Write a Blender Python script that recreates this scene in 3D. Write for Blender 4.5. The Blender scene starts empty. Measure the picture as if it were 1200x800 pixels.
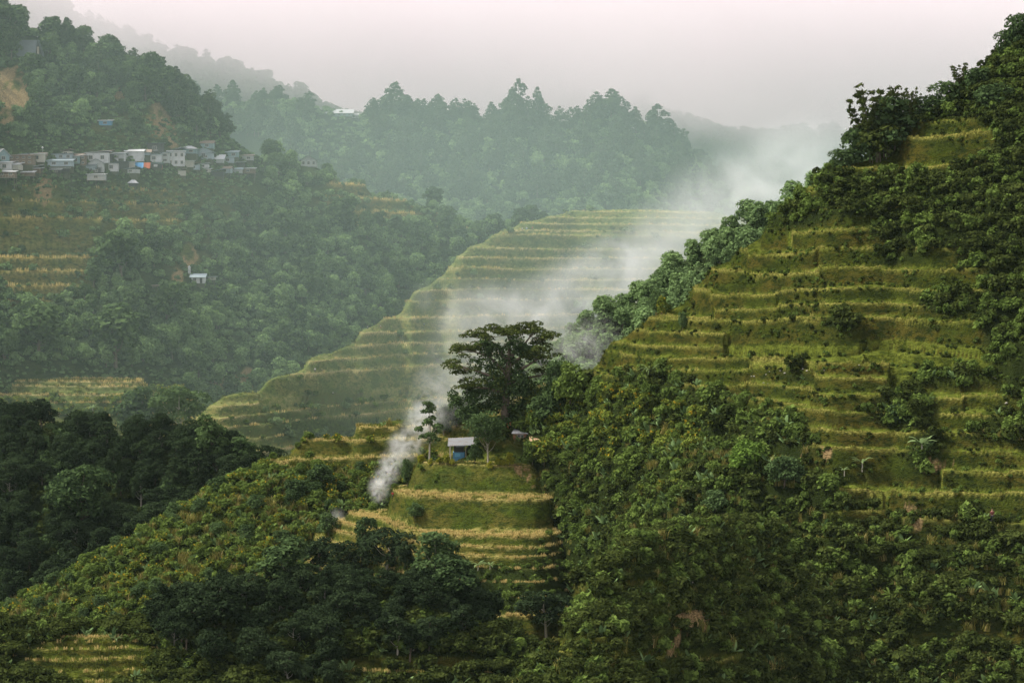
import bpy, bmesh, math, random
import numpy as np
from mathutils import Vector

R_ = math.radians
random.seed(7)
RNG = np.random.default_rng(11)
SC = bpy.context.scene
COL = SC.collection

# ------------------------------------------------------------------ camera
F = 2700.0                     # focal length in pixels of a 1200 wide frame
PITCH = math.atan(70.0 / F)
CP, SP = math.cos(PITCH), math.sin(PITCH)
cam_data = bpy.data.cameras.new('camera')
cam_data.sensor_width = 36.0
cam_data.lens = F * 36.0 / 1200.0
cam_data.clip_start = 1.0
cam_data.clip_end = 20000.0
cam = bpy.data.objects.new('camera', cam_data)
COL.objects.link(cam)
cam.location = (0, 0, 0)
cam.rotation_euler = (math.pi / 2 - PITCH, 0, 0)
SC.camera = cam

# ------------------------------------------------------------------ light
SUN_EL, SUN_AZ = R_(50), R_(-78)      # azimuth measured from +Y (view direction) towards +X
world = bpy.data.worlds.new('World')
SC.world = world
world.use_nodes = True
nt = world.node_tree
for n in list(nt.nodes):
    nt.nodes.remove(n)
def N(tree, typ, **kw):
    n = tree.nodes.new(typ)
    for k, v in kw.items():
        setattr(n, k, v)
    return n
w_out = N(nt, 'ShaderNodeOutputWorld')
w_sky = N(nt, 'ShaderNodeTexSky', sky_type='NISHITA')
w_sky.sun_disc = False
w_sky.sun_elevation = SUN_EL
w_sky.sun_rotation = SUN_AZ
w_bg = N(nt, 'ShaderNodeBackground')
w_bg.inputs['Strength'].default_value = 0.11
w_cl = N(nt, 'ShaderNodeBackground')
w_cl.inputs['Strength'].default_value = 0.58
w_tc = N(nt, 'ShaderNodeTexCoord')
w_no = N(nt, 'ShaderNodeTexNoise')
w_no.inputs['Scale'].default_value = 3.0
w_no.inputs['Detail'].default_value = 3.0
w_rp = N(nt, 'ShaderNodeValToRGB')
w_rp.color_ramp.elements[0].position = 0.3
w_rp.color_ramp.elements[0].color = (0.84, 0.77, 0.80, 1)
w_rp.color_ramp.elements[1].position = 0.7
w_rp.color_ramp.elements[1].color = (1.0, 0.935, 0.965, 1)
w_mix = N(nt, 'ShaderNodeMixShader')
w_mix.inputs[0].default_value = 0.9
L = nt.links.new
L(w_sky.outputs[0], w_bg.inputs['Color'])
L(w_tc.outputs['Generated'], w_no.inputs['Vector'])
L(w_no.outputs[0], w_rp.inputs[0])
L(w_rp.outputs[0], w_cl.inputs['Color'])
L(w_bg.outputs[0], w_mix.inputs[1])
L(w_cl.outputs[0], w_mix.inputs[2])
L(w_mix.outputs[0], w_out.inputs['Surface'])

sun_d = bpy.data.lights.new('sun', 'SUN')
sun_d.energy = 3.2
sun_d.angle = R_(7)
sun_d.color = (1.0, 0.95, 0.84)
sun = bpy.data.objects.new('sun', sun_d)
COL.objects.link(sun)
sd = Vector((math.sin(SUN_AZ) * math.cos(SUN_EL), math.cos(SUN_AZ) * math.cos(SUN_EL), math.sin(SUN_EL)))
sun.rotation_euler = sd.to_track_quat('Z', 'Y').to_euler()

vs = SC.view_settings
vs.view_transform = 'Standard'
vs.look = 'None'
vs.gamma = 1.0
vs.exposure = 1.0
vs.use_curve_mapping = False
SC.render.engine = 'CYCLES'
cy = SC.cycles
cy.max_bounces = 5
cy.diffuse_bounces = 2
cy.glossy_bounces = 1
cy.transmission_bounces = 2
cy.transparent_max_bounces = 4
cy.volume_bounces = 8
cy.volume_max_steps = 256
cy.use_denoising = True

# ------------------------------------------------------------------ noise
def _hash(ix, iy, seed):
    h = (ix.astype(np.int64) * 374761393 + iy.astype(np.int64) * 668265263 + seed * 1442695041) & 0xFFFFFFFF
    h = ((h ^ (h >> 13)) * 1274126177) & 0xFFFFFFFF
    h = h ^ (h >> 16)
    return (h & 0xFFFFFF) / float(0xFFFFFF)
def vnoise(x, y, seed=0):
    x = np.asarray(x, float); y = np.asarray(y, float)
    x, y = np.broadcast_arrays(x, y)
    ix, iy = np.floor(x), np.floor(y)
    fx, fy = x - ix, y - iy
    fx = fx * fx * fx * (fx * (fx * 6 - 15) + 10); fy = fy * fy * fy * (fy * (fy * 6 - 15) + 10)
    a = _hash(ix, iy, seed); b = _hash(ix + 1, iy, seed)
    c = _hash(ix, iy + 1, seed); d = _hash(ix + 1, iy + 1, seed)
    return (a + (b - a) * fx) * (1 - fy) + (c + (d - c) * fx) * fy      # 0..1
def fbm(x, y, seed=0, octv=4):
    s, a, t = 0.0, 0.5, 0.0
    for o in range(octv):
        s = s + a * (vnoise(x * 2 ** o, y * 2 ** o, seed + o * 13) * 2 - 1); t += a; a *= 0.5
    return s / t                                                    # -1..1
def sstep(a, b, x):
    t = np.clip((x - a) / (b - a), 0, 1)
    return t * t * (3 - 2 * t)

# ------------------------------------------------------------------ projection helpers
def z_at(py, Y):
    t = (400.0 - py) / F
    return Y * (t * CP - SP) / (CP + t * SP)
def py_of(Y, z):
    return 400.0 - F * (Y * SP + z * CP) / (Y * CP - z * SP)
def x_at(px, Y):
    return (px - 600.0) / F * Y

def blobs(lst, px, py):
    """soft union of ellipses (cx, cy, rx, ry[, weight]) -> 0..1"""
    out = np.zeros(np.broadcast(px, py).shape)
    for b in lst:
        w = b[4] if len(b) > 4 else 1.0
        r = np.sqrt(((px - b[0]) / b[2]) ** 2 + ((py - b[1]) / b[3]) ** 2)
        out = np.maximum(out, w * (1 - sstep(0.75, 1.2, r)))
    return out

# ------------------------------------------------------------------ hills
class Hill:
    def __init__(s, name, ridge, slope, back=0.9, rnd=6.0, amp=2.0, scale=40.0, seed=1, dmax=120, dback=40,
                 pxr=(-60, 1260), dpx=2.0, dd=1.0, levels=None, refpx=600, terr=None, seg=70.0, riser=0.36, sil=10, merge=0.10, warp=0.8, jump=1.1, crest=0):
        s.crest = crest
        s.warp, s.jump = warp, jump
        s.merge = merge
        s.name, s.slope, s.back, s.rnd, s.amp, s.scale, s.seed = name, slope, back, rnd, amp, scale, seed
        s.dmax, s.dback, s.pxr, s.dpx, s.dd, s.terr, s.seg, s.riser = dmax, dback, pxr, dpx, dd, terr, seg, riser
        p = np.array(ridge, float)
        s.gx = np.arange(-400, 1601, 2.0)
        yy = np.interp(s.gx, p[:, 0], p[:, 2])
        pp = np.interp(s.gx, p[:, 0], p[:, 1])
        kn = int(1.5 * sil); k = np.exp(-0.5 * (np.arange(-kn, kn + 1) * 2.0 / sil) ** 2); k /= k.sum()
        pad = len(k) // 2
        f = lambda v: np.convolve(np.pad(v, pad, mode='edge'), k, 'valid')
        yy, pp = f(yy), f(pp)
        s.gY, s.gZ = yy, z_at(pp, yy)
        s.levels = None
        if levels is not None:
            # heights of the terrace steps: where this slope is seen at these rows of a reference column
            d = np.arange(-5, dmax + 60, 0.5)
            Yr, zr = np.interp(refpx, s.gx, s.gY), np.interp(refpx, s.gx, s.gZ)
            zz = zr - s.tan(refpx) * (np.sqrt(d * d + rnd * rnd) - rnd)
            pyy = py_of(Yr - d, zz)
            lv = [float(np.interp(v, pyy, zz)) for v in levels]
            lv = sorted(set(lv))
            while lv[-1] < s.gZ.max() + 5:
                lv.append(lv[-1] + 3.0)
            lv.insert(0, lv[0] - 6)
            lv.insert(0, lv[0] - 500)
            s.levels = np.array(lv)
    def tan(s, px):
        if np.isscalar(s.slope):
            return s.slope
        q = np.array(s.slope)
        return np.interp(px, q[:, 0], q[:, 1])
    def at(s, px, Y):
        """-> height, tread parameter (0 at a terrace rim .. 1 at the foot's back), terrace weight"""
        px = np.asarray(px, float); Y = np.asarray(Y, float)
        Yr, zr = np.interp(px, s.gx, s.gY), np.interp(px, s.gx, s.gZ)
        d = Yr - Y
        fall = np.sqrt(d * d + s.rnd ** 2) - s.rnd
        h = zr - fall * np.where(d > 0, s.tan(px), s.back)
        X = x_at(px, Y)
        h = h + s.amp * fbm(X / s.scale, Y / s.scale, s.seed, 4) * sstep(-5, 25, np.abs(d) + 5)
        if s.levels is None:
            h = h + 0.12 * s.amp * fbm(X / 3.0, Y / 3.0, s.seed + 5, 2)
            return h, np.full(h.shape, 0.5), np.zeros(h.shape)
        py = py_of(Y, h)
        w = s.terr(px, py) if s.terr else np.ones(h.shape)
        # terraces end and shift along the slope
        pxx = px + 18 * fbm(h / 6.0, px / 300.0, s.seed + 9, 2)
        c = pxx / s.seg + 0.35 * np.floor(h / 7.0)
        ci, cf = np.floor(c), c - np.floor(c)
        o1 = _hash(ci, np.floor(h / 7.0), s.seed + 3); o2 = _hash(ci + 1, np.floor(h / 7.0), s.seed + 3)
        off = (o1 + (o2 - o1) * sstep(0.93, 1.0, cf) - 0.5) * s.jump
        off = off + s.warp * fbm(X / 30.0, Y / 30.0, s.seed + 21, 2)
        hq = h + off
        k = np.clip(np.searchsorted(s.levels, hq, side='right') - 1, 0, len(s.levels) - 2)
        # here and there a wall has slumped away and two terraces run together
        sg = np.floor(c * 0.5)
        gone = lambda kk: (_hash(sg, kk, s.seed + 57) < s.merge) & (kk > 1) & (kk < len(s.levels) - 2)
        lo = s.levels[np.where(gone(k), k - 1, k)]; hi = s.levels[np.where(gone(k + 1), k + 2, k + 1)]
        t = np.clip((hq - lo) / (hi - lo), 0, 1)
        r0 = 1 - s.riser
        q = lo + (hi - lo) * (0.06 * np.minimum(t / r0, 1) + 0.94 * np.clip((t - r0) / (1 - r0), 0, 1) ** .85)
        q = q + 0.25 * (1 - sstep(0.02, 0.16, t))                      # grassy lip on the rim
        q = q - off * 0.55
        q = q + 0.22 * fbm(X / 2.2, Y / 2.2, s.seed + 31, 3)
        w = np.clip(w * (0.75 + 0.5 * vnoise(X / 22.0, Y / 14.0, s.seed + 40)), 0, 1)
        if s.crest:                                                     # crests are worn round
            w = w * (0.4 + 0.6 * sstep(0, s.crest, np.abs(d)))
        out = h + (q - h) * w
        return out, t, w

HILLS = []
def hill(*a, **k):
    HILLS.append(Hill(*a, **k)); return HILLS[-1]

R_open = [(960, 330, 290, 110), (1060, 480, 220, 70), (860, 420, 170, 60), (1010, 210, 120, 40), (1110, 165, 50, 35),
          (1000, 560, 180, 70), (1120, 560, 120, 60)]
Rh = hill('hill_right', [(440, 640, 500), (500, 565, 500), (545, 525, 500), (580, 495, 498), (640, 464, 492), (690, 436, 484), (715, 402, 478),
                         (745, 388, 472), (760, 374, 470), (790, 356, 468), (800, 352, 467), (830, 318, 465), (868, 292, 463), (895, 266, 461), (930, 235, 459),
                         (975, 193, 457), (1000, 186, 456), (1050, 172, 455), (1062, 150, 455), (1100, 124, 454), (1150, 88, 453), (1200, 40, 452), (1300, -30, 450)],
          slope=[(560, 1.15), (655, 1.2), (705, .82), (790, .6), (1000, .84), (1200, 1.06)], amp=3.2, scale=36, seed=3, warp=1.0, jump=1.8, crest=3, merge=.2, dmax=150, dback=30, pxr=(430, 1260), dpx=1.6, dd=0.34, sil=5, rnd=4,
          levels=[100, 118, 136, 152, 170, 190, 206, 222, 246, 270, 294, 318, 342, 360, 376, 392, 410, 424, 440, 460, 478, 500, 520, 545, 570, 600, 630, 660, 690, 720, 745, 775, 805, 840],
          refpx=960, terr=lambda px, py: np.clip(0.6 + blobs(R_open, px, py), 0, 1), seg=80)
Kh = hill('knoll', [(340, 665, 508), (372, 622, 505), (400, 606, 502), (425, 592, 500), (450, 586, 497), (466, 562, 492), (486, 543, 488), (520, 539, 486), (600, 537, 482),
                    (628, 545, 480), (644, 560, 478), (658, 592, 475), (674, 625, 472), (692, 660, 469), (750, 730, 463)],
          slope=0.62, amp=0.8, scale=30, seed=17, dmax=75, dback=20, pxr=(330, 770), dpx=1.8, dd=0.4, sil=4, rnd=9,
          levels=[536, 586, 629, 641, 652, 666, 682, 700, 720], refpx=550, seg=400, riser=0.34, warp=.2, jump=.3, merge=0)
Mh = hill('spur', [(-60, 760, 500), (0, 722, 505), (100, 664, 512), (190, 614, 520), (250, 574, 528), (318, 542, 536), (330, 530, 540), (350, 518, 544), (410, 512, 548),
                   (420, 494, 552), (450, 490, 555), (500, 488, 558), (560, 470, 562), (640, 450, 566)],
          slope=0.60, amp=1.6, scale=30, seed=23, dmax=130, dback=30, pxr=(-60, 640), dpx=2.0, dd=0.6, sil=5, rnd=5,
          levels=[478, 492, 516, 537, 556, 575, 600, 640, 700], refpx=440,
          terr=lambda px, py: np.clip(1.4 - sstep(535, 565, py) * 1.3 - 0.8 * sstep(340, 300, px), 0.0, 1), seg=160)
Ch = hill('terraced_hill', [(180, 510, 700), (244, 474, 714), (258, 460, 718), (298, 455, 733), (314, 441, 742), (352, 435, 766), (366, 415, 778), (408, 405, 812), (428, 381, 828), (468, 366, 862), (482, 341, 872), (516, 325, 898), (538, 297, 913),
                            (560, 284, 930), (590, 272, 950), (610, 262, 965), (650, 253, 985), (670, 248, 1000), (740, 246, 1010), (840, 250, 1010), (900, 262, 1000), (1000, 300, 980)],
          slope=0.66, amp=5, scale=60, seed=31, warp=1.0, jump=1.4, crest=9, dmax=200, dback=40, pxr=(180, 930), dpx=2.2, dd=0.75, sil=5, rnd=6,
          levels=[240, 249, 257, 265, 274, 291, 303, 315, 328, 340, 352, 370, 386, 399, 412, 424, 437, 450, 461, 471, 484, 496, 510, 530], refpx=600, seg=150)
Bh = hill('brush_ridge', [(540, 470, 600), (600, 440, 602), (640, 415, 604), (690, 385, 606), (740, 362, 608), (780, 336, 610), (820, 296, 612), (860, 272, 612), (900, 258, 612), (960, 225, 610), (1050, 190, 600)],
          slope=0.6, amp=3, scale=30, seed=41, dmax=90, dback=30, pxr=(540, 1060), dpx=3, dd=1.5)
Lh = hill('forest_slope', [(-80, 500, 640), (0, 502, 640), (60, 506, 635), (130, 520, 628), (200, 524, 622), (260, 536, 612), (310, 552, 604), (340, 590, 598), (420, 660, 590)],
          slope=0.62, amp=3, scale=40, seed=47, dmax=140, dback=40, pxr=(-70, 420), dpx=3, dd=1.5)
Sh = hill('terrace_shelf', [(-80, 439, 756), (10, 441, 757), (160, 440, 758), (172, 452, 758), (210, 459, 757), (240, 474, 756), (300, 520, 755)],
          slope=0.55, amp=0.6, scale=40, seed=53, dmax=60, dback=50, pxr=(-70, 310), dpx=2.0, dd=0.5, back=0.2, rnd=2, sil=3,
          levels=[441, 453, 462, 472, 486, 500], refpx=90, seg=300)
V_terr = [(40, 290, 80, 70), (150, 245, 70, 30, 0.8), (440, 232, 70, 35), (560, 258, 60, 14, .8)]
Vh = hill('hill_left', [(-80, -6, 900), (0, 22, 905), (60, 48, 910), (140, 80, 915), (200, 112, 920), (250, 150, 925), (296, 184, 930), (330, 192, 935), (372, 196, 945), (395, 206, 950),
                        (420, 212, 955), (440, 226, 962), (490, 243, 975), (540, 258, 985), (600, 262, 990), (640, 268, 995), (720, 280, 1000)],
          slope=[(-80, 0.93), (180, 0.92), (270, 0.82), (400, 0.7), (600, 0.62)], amp=6, scale=70, seed=61, dmax=200, dback=50, pxr=(-70, 720), dpx=2.6, dd=1.2, rnd=8,
          levels=[60, 100, 150, 180, 205, 222, 238, 257, 270, 287, 303, 318, 335, 352, 372, 392, 420, 450, 480], refpx=90,
          terr=lambda px, py: blobs(V_terr, px, py), seg=130)
Dh = hill('pine_ridge', [(200, 132, 1380), (300, 126, 1390), (380, 126, 1400), (430, 142, 1400), (480, 140, 1400), (560, 150, 1400), (610, 150, 1400), (660, 158, 1400), (720, 140, 1400), (780, 165, 1400), (808, 188, 1400),
                         (835, 215, 1395), (880, 240, 1390), (960, 262, 1380), (1100, 290, 1370)],
          slope=0.72, amp=6, scale=80, seed=71, dmax=190, dback=60, pxr=(180, 1080), dpx=4, dd=3)
Eh = hill('far_hill', [(-80, -20, 1680), (40, 2, 1690), (100, 34, 1700), (160, 60, 1710), (200, 76, 1710), (260, 86, 1720), (330, 110, 1720), (420, 140, 1720), (520, 190, 1720), (700, 240, 1700)],
          slope=0.8, amp=8, scale=90, seed=79, dmax=220, dback=60, pxr=(-70, 700), dpx=5, dd=4)
Gh = hill('hazy_ridge', [(500, 140, 2150), (600, 122, 2150), (680, 110, 2150), (740, 120, 2150), (800, 146, 2140), (860, 158, 2130), (930, 160, 2120), (1000, 164, 2110), (1100, 160, 2100), (1260, 150, 2100)],
          slope=0.8, amp=9, scale=110, seed=83, dmax=220, dback=60, pxr=(480, 1260), dpx=6, dd=5)
Fh = hill('near_slope', [(-80, 726, 384), (0, 732, 384), (170, 736, 384), (240, 716, 384), (300, 704, 386), (430, 696, 388), (520, 706, 386), (600, 744, 380), (640, 778, 374), (700, 850, 366)],
          slope=0.6, amp=1.5, scale=26, seed=89, dmax=80, dback=30, pxr=(-60, 700), dpx=2.2, dd=0.45, rnd=6,
          levels=[690, 715, 744, 757, 770, 784, 800, 818, 840], refpx=150,
          terr=lambda px, py: np.clip(blobs([(100, 770, 110, 50), (480, 785, 170, 30)], px, py), 0, 1), seg=200)
Hh = hill('lower_spur', [(560, 860, 306), (610, 806, 308), (645, 764, 312), (682, 712, 318), (706, 662, 324), (760, 628, 340), (830, 612, 358), (900, 618, 374), (960, 640, 380), (1060, 720, 376)],
          slope=0.6, amp=1.8, scale=24, seed=97, dmax=70, dback=30, pxr=(560, 1070), dpx=1.8, dd=0.45, rnd=6,
          levels=[612, 650, 688, 722, 742, 762, 790, 820, 850], refpx=800, seg=170,
          terr=lambda px, py: np.clip(0.5 + blobs([(780, 770, 160, 40)], px, py), 0, 1))

def H_all(px, Y):
    """ground height and the index of the hill that makes it"""
    px, Y = np.broadcast_arrays(np.asarray(px, float), np.asarray(Y, float))
    best = np.full(px.shape, -400.0); idx = np.zeros(px.shape, int)
    T = np.full(px.shape, 0.5); W = np.zeros(px.shape)
    for i, hl in enumerate(HILLS):
        m = (px > hl.pxr[0]) & (px < hl.pxr[1])
        Yr = np.interp(px, hl.gx, hl.gY)
        m &= (Y > Yr - hl.dmax) & (Y < Yr + hl.dback)
        if not m.any():
            continue
        h, t, w = hl.at(px[m], Y[m])
        b = best[m]; u = h > b
        b[u] = h[u]; best[m] = b
        ii = idx[m]; ii[u] = i; idx[m] = ii
        tt = T[m]; tt[u] = t[u]; T[m] = tt
        ww = W[m]; ww[u] = w[u]; W[m] = ww
    return best, idx, T, W

# what the camera sees, column by column: used to set things down where they stand and to leave out what is wholly hidden
VC = np.arange(-60, 1262, 3.0)
VY = np.exp(np.linspace(math.log(215), math.log(2250), 1500))
_PX, _YY = np.meshgrid(VC, VY, indexing='ij')
VH, VI, _, _ = H_all(_PX, _YY)
VPY = py_of(_YY, VH)
VRUN = np.minimum.accumulate(VPY, axis=1)      # highest row reached so far, going away from the camera
def hit(px, py):
    """the nearest ground point seen at this place -> (x, Y, z)"""
    c = int(np.clip(round((px - VC[0]) / 3.0), 0, len(VC) - 1))
    j = int(np.argmax(VPY[c] <= py)) if (VPY[c] <= py).any() else int(np.argmin(VPY[c]))
    Y = VY[j]
    z = float(H_all(np.array([px]), np.array([Y]))[0][0])
    return x_at(px, Y), Y, z
def ground(x, Y):
    return float(H_all(np.array([x / Y * F + 600.0]), np.array([Y]))[0][0])
def seen(px, Y, z, tall):
    """True where something this tall at this place could be seen"""
    c = np.clip(np.round((px - VC[0]) / 3.0).astype(int), 0, len(VC) - 1)
    j = np.clip(np.searchsorted(VY, Y) - 3, 0, len(VY) - 1)
    return py_of(Y, z + tall) < VRUN[c, j] + 3

# ------------------------------------------------------------------ materials
MATS = {}
def new_mat(name):
    m = bpy.data.materials.new(name); m.use_nodes = True
    t = m.node_tree
    for n in list(t.nodes):
        t.nodes.remove(n)
    out = N(t, 'ShaderNodeOutputMaterial')
    MATS[name] = m
    return m, t, out
def mixc(t, fac, a, b, blend='MIX'):
    n = N(t, 'ShaderNodeMix', data_type='RGBA', blend_type=blend)
    for k, v in ((0, fac), (6, a), (7, b)):
        if isinstance(v, (int, float)):
            n.inputs[k].default_value = v
        elif isinstance(v, tuple):
            n.inputs[k].default_value = (*v, 1) if len(v) == 3 else v
        else:
            t.links.new(v, n.inputs[k])
    return n.outputs[2]
def noise(t, vec, scale, detail=3, rough=0.6):
    n = N(t, 'ShaderNodeTexNoise')
    n.inputs['Scale'].default_value = scale
    n.inputs['Detail'].default_value = detail
    n.inputs['Roughness'].default_value = rough
    t.links.new(vec, n.inputs['Vector'])
    return n.outputs[0]
def ramp(t, fac, a, b):
    n = N(t, 'ShaderNodeMapRange', interpolation_type='SMOOTHSTEP')
    n.inputs[1].default_value = a; n.inputs[2].default_value = b
    t.links.new(fac, n.inputs[0])
    return n.outputs[0]
def attr(t, name):
    n = N(t, 'ShaderNodeAttribute'); n.attribute_name = name
    return n.outputs['Fac']

def ground_mat(name, green, dry, dark, rim, tread, brush, soil=(0.30, 0.21, 0.10), bscale=1.0):
    m, t, out = new_mat(name)
    geo = N(t, 'ShaderNodeNewGeometry')
    mp = N(t, 'ShaderNodeMapping'); mp.inputs['Scale'].default_value = (1, 1, 2.2); t.links.new(geo.outputs['Position'], mp.inputs['Vector'])
    pos = mp.outputs[0]
    n1 = noise(t, pos, 0.09, 4); n2 = noise(t, pos, 0.45, 4); n3 = noise(t, pos, 2.2, 3)
    c = mixc(t, ramp(t, n1, 0.38, 0.62), green, dry)
    c = mixc(t, ramp(t, n2, 0.45, 0.68), c, dark)
    c = mixc(t, ramp(t, noise(t, pos, 0.16, 3), 0.5, 0.62), c, mixc(t, 0.55, c, dark))
    c = mixc(t, ramp(t, noise(t, pos, 0.9, 4), 0.52, 0.66), c, mixc(t, 0.75, c, dark))
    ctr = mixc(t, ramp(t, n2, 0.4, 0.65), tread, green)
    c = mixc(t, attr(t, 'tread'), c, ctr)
    cr = mixc(t, ramp(t, n3, 0.35, 0.7), rim, dry)
    c = mixc(t, attr(t, 'rim'), c, cr)
    cb = mixc(t, ramp(t, n2, 0.4, 0.6), brush, dark)
    c = mixc(t, attr(t, 'brush'), c, cb)
    cs = mixc(t, ramp(t, n3, 0.3, 0.7), soil, tuple(v * 0.55 for v in soil))
    c = mixc(t, attr(t, 'soil'), c, cs)
    c = mixc(t, ramp(t, n3, 0.3, 0.75), c, mixc(t, 0.45, c, (0.01, 0.012, 0.004)))
    b = N(t, 'ShaderNodeBsdfDiffuse')
    t.links.new(c, b.inputs['Color'])
    bump = N(t, 'ShaderNodeBump')
    bump.inputs['Strength'].default_value = 0.9
    bump.inputs['Distance'].default_value = 0.5 * bscale
    t.links.new(n3, bump.inputs['Height'])
    t.links.new(bump.outputs[0], b.inputs['Normal'])
    t.links.new(b.outputs[0], out.inputs['Surface'])
    return m

def leaf_mat(name, lo, hi, alt=None, alt_p=0.12, trans=0.25):
    """foliage: every plant has its own tone, every leaf another within it"""
    m, t, out = new_mat(name)
    geo = N(t, 'ShaderNodeNewGeometry')
    oi = N(t, 'ShaderNodeObjectInfo')
    isl = geo.outputs['Random Per Island']
    mx = N(t, 'ShaderNodeMath', operation='MULTIPLY_ADD')
    t.links.new(isl, mx.inputs[0]); mx.inputs[1].default_value = 0.72
    mm = N(t, 'ShaderNodeMath', operation='MULTIPLY')
    t.links.new(oi.outputs['Random'], mm.inputs[0]); mm.inputs[1].default_value = 0.45
    t.links.new(mm.outputs[0], mx.inputs[2])
    lo = tuple(v * .7 for v in lo); hi = tuple(v * 1.3 for v in hi)
    c = mixc(t, mx.outputs[0], lo, hi)
    if alt:
        gt = N(t, 'ShaderNodeMath', operation='GREATER_THAN')
        t.links.new(isl, gt.inputs[0]); gt.inputs[1].default_value = 1 - alt_p
        c = mixc(t, gt.outputs[0], c, alt)
    d = N(t, 'ShaderNodeBsdfDiffuse'); tr = N(t, 'ShaderNodeBsdfTranslucent')
    ms = N(t, 'ShaderNodeMixShader'); ms.inputs[0].default_value = trans
    t.links.new(c, d.inputs['Color']); t.links.new(c, tr.inputs['Color'])
    t.links.new(d.outputs[0], ms.inputs[1]); t.links.new(tr.outputs[0], ms.inputs[2])
    t.links.new(ms.outputs[0], out.inputs['Surface'])
    return m

def mat(name, col, rough=0.8, dirt=0.35, scale=1.2, metal=0.0, dirtcol=None):
    if name in MATS:
        return MATS[name]
    m, t, out = new_mat(name)
    tc = N(t, 'ShaderNodeTexCoord')
    n1 = noise(t, tc.outputs['Object'], scale, 4)
    dc = dirtcol or tuple(v * 0.45 for v in col)
    c = mixc(t, ramp(t, n1, 0.42, 0.75), col, mixc(t, dirt, col, dc))
    b = N(t, 'ShaderNodeBsdfPrincipled')
    b.inputs['Roughness'].default_value = rough
    b.inputs['Metallic'].default_value = metal
    t.links.new(c, b.inputs['Base Color'])
    t.links.new(b.outputs[0], out.inputs['Surface'])
    return m

G_right = ground_mat('grassy terrace earth', (0.048, 0.064, 0.010), (0.082, 0.072, 0.015), (0.020, 0.030, 0.008), (0.28, 0.26, 0.07), (0.135, 0.165, 0.026), (0.022, 0.032, 0.010))  # wall colours darkened and tread colour brightened to deepen the terrace shading
G_gold = ground_mat('grassy knoll earth', (0.070, 0.098, 0.015), (0.12, 0.11, 0.025), (0.035, 0.052, 0.013), (0.46, 0.36, 0.14), (0.30, 0.26, 0.08), (0.035, 0.05, 0.014))
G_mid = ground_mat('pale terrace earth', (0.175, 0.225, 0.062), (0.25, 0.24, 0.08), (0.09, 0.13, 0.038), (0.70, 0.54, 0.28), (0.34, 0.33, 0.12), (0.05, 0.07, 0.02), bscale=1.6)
G_left = ground_mat('hillside earth', (0.14, 0.165, 0.036), (0.25, 0.21, 0.06), (0.06, 0.085, 0.024), (0.58, 0.46, 0.16), (0.28, 0.27, 0.08), (0.035, 0.055, 0.018), soil=(0.46, 0.33, 0.16), bscale=2)
G_far = ground_mat('forest floor earth', (0.05, 0.07, 0.025), (0.09, 0.09, 0.035), (0.03, 0.045, 0.018), (0.3, 0.26, 0.1), (0.1, 0.1, 0.04), (0.03, 0.045, 0.016), bscale=3)
BARK = mat('bark', (0.14, 0.11, 0.08), 0.95, 0.6, 3.0)
BARK_PALE = mat('pale bark', (0.36, 0.33, 0.27), 0.95, 0.5, 3.0)

# ------------------------------------------------------------------ mesh helpers
def np_mesh(name, verts, quads, mats=(), midx=None, smooth=False, attrs=None):
    verts = np.asarray(verts, np.float32); quads = np.asarray(quads, np.int32)
    me = bpy.data.meshes.new(name)
    me.vertices.add(len(verts)); me.vertices.foreach_set('co', verts.ravel())
    nf, k = quads.shape
    me.loops.add(nf * k); me.loops.foreach_set('vertex_index', quads.ravel())
    me.polygons.add(nf)
    me.polygons.foreach_set('loop_start', np.arange(0, nf * k, k, dtype=np.int32))
    try:
        me.polygons.foreach_set('loop_total', np.full(nf, k, np.int32))
    except Exception:
        pass
    if midx is not None:
        me.polygons.foreach_set('material_index', np.asarray(midx, np.int32))
    me.polygons.foreach_set('use_smooth', np.full(nf, smooth, bool))
    for m in mats:
        me.materials.append(m)
    for an, av in (attrs or {}).items():
        a = me.attributes.new(an, 'FLOAT', 'POINT'); a.data.foreach_set('value', np.asarray(av, np.float32).ravel())
    me.update(calc_edges=True)
    return me
def link(name, me, parent=None, loc=None, rz=0.0):
    o = bpy.data.objects.new(name, me); COL.objects.link(o)
    if parent is not None:
        o.parent = parent
    if loc is not None:
        o.location = loc
    if rz:
        o.rotation_euler = (0, 0, rz)
    return o
def tag(o, label=None, cat=None, group=None, kind=None):
    if label: o['label'] = label
    if cat: o['category'] = cat
    if group: o['group'] = group
    if kind: o['kind'] = kind
    return o
def root(name, loc, label, cat, group=None, rz=0.0):
    o = link(name, None, None, loc, rz)
    o.empty_display_size = 0.2
    return tag(o, label, cat, group)

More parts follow.
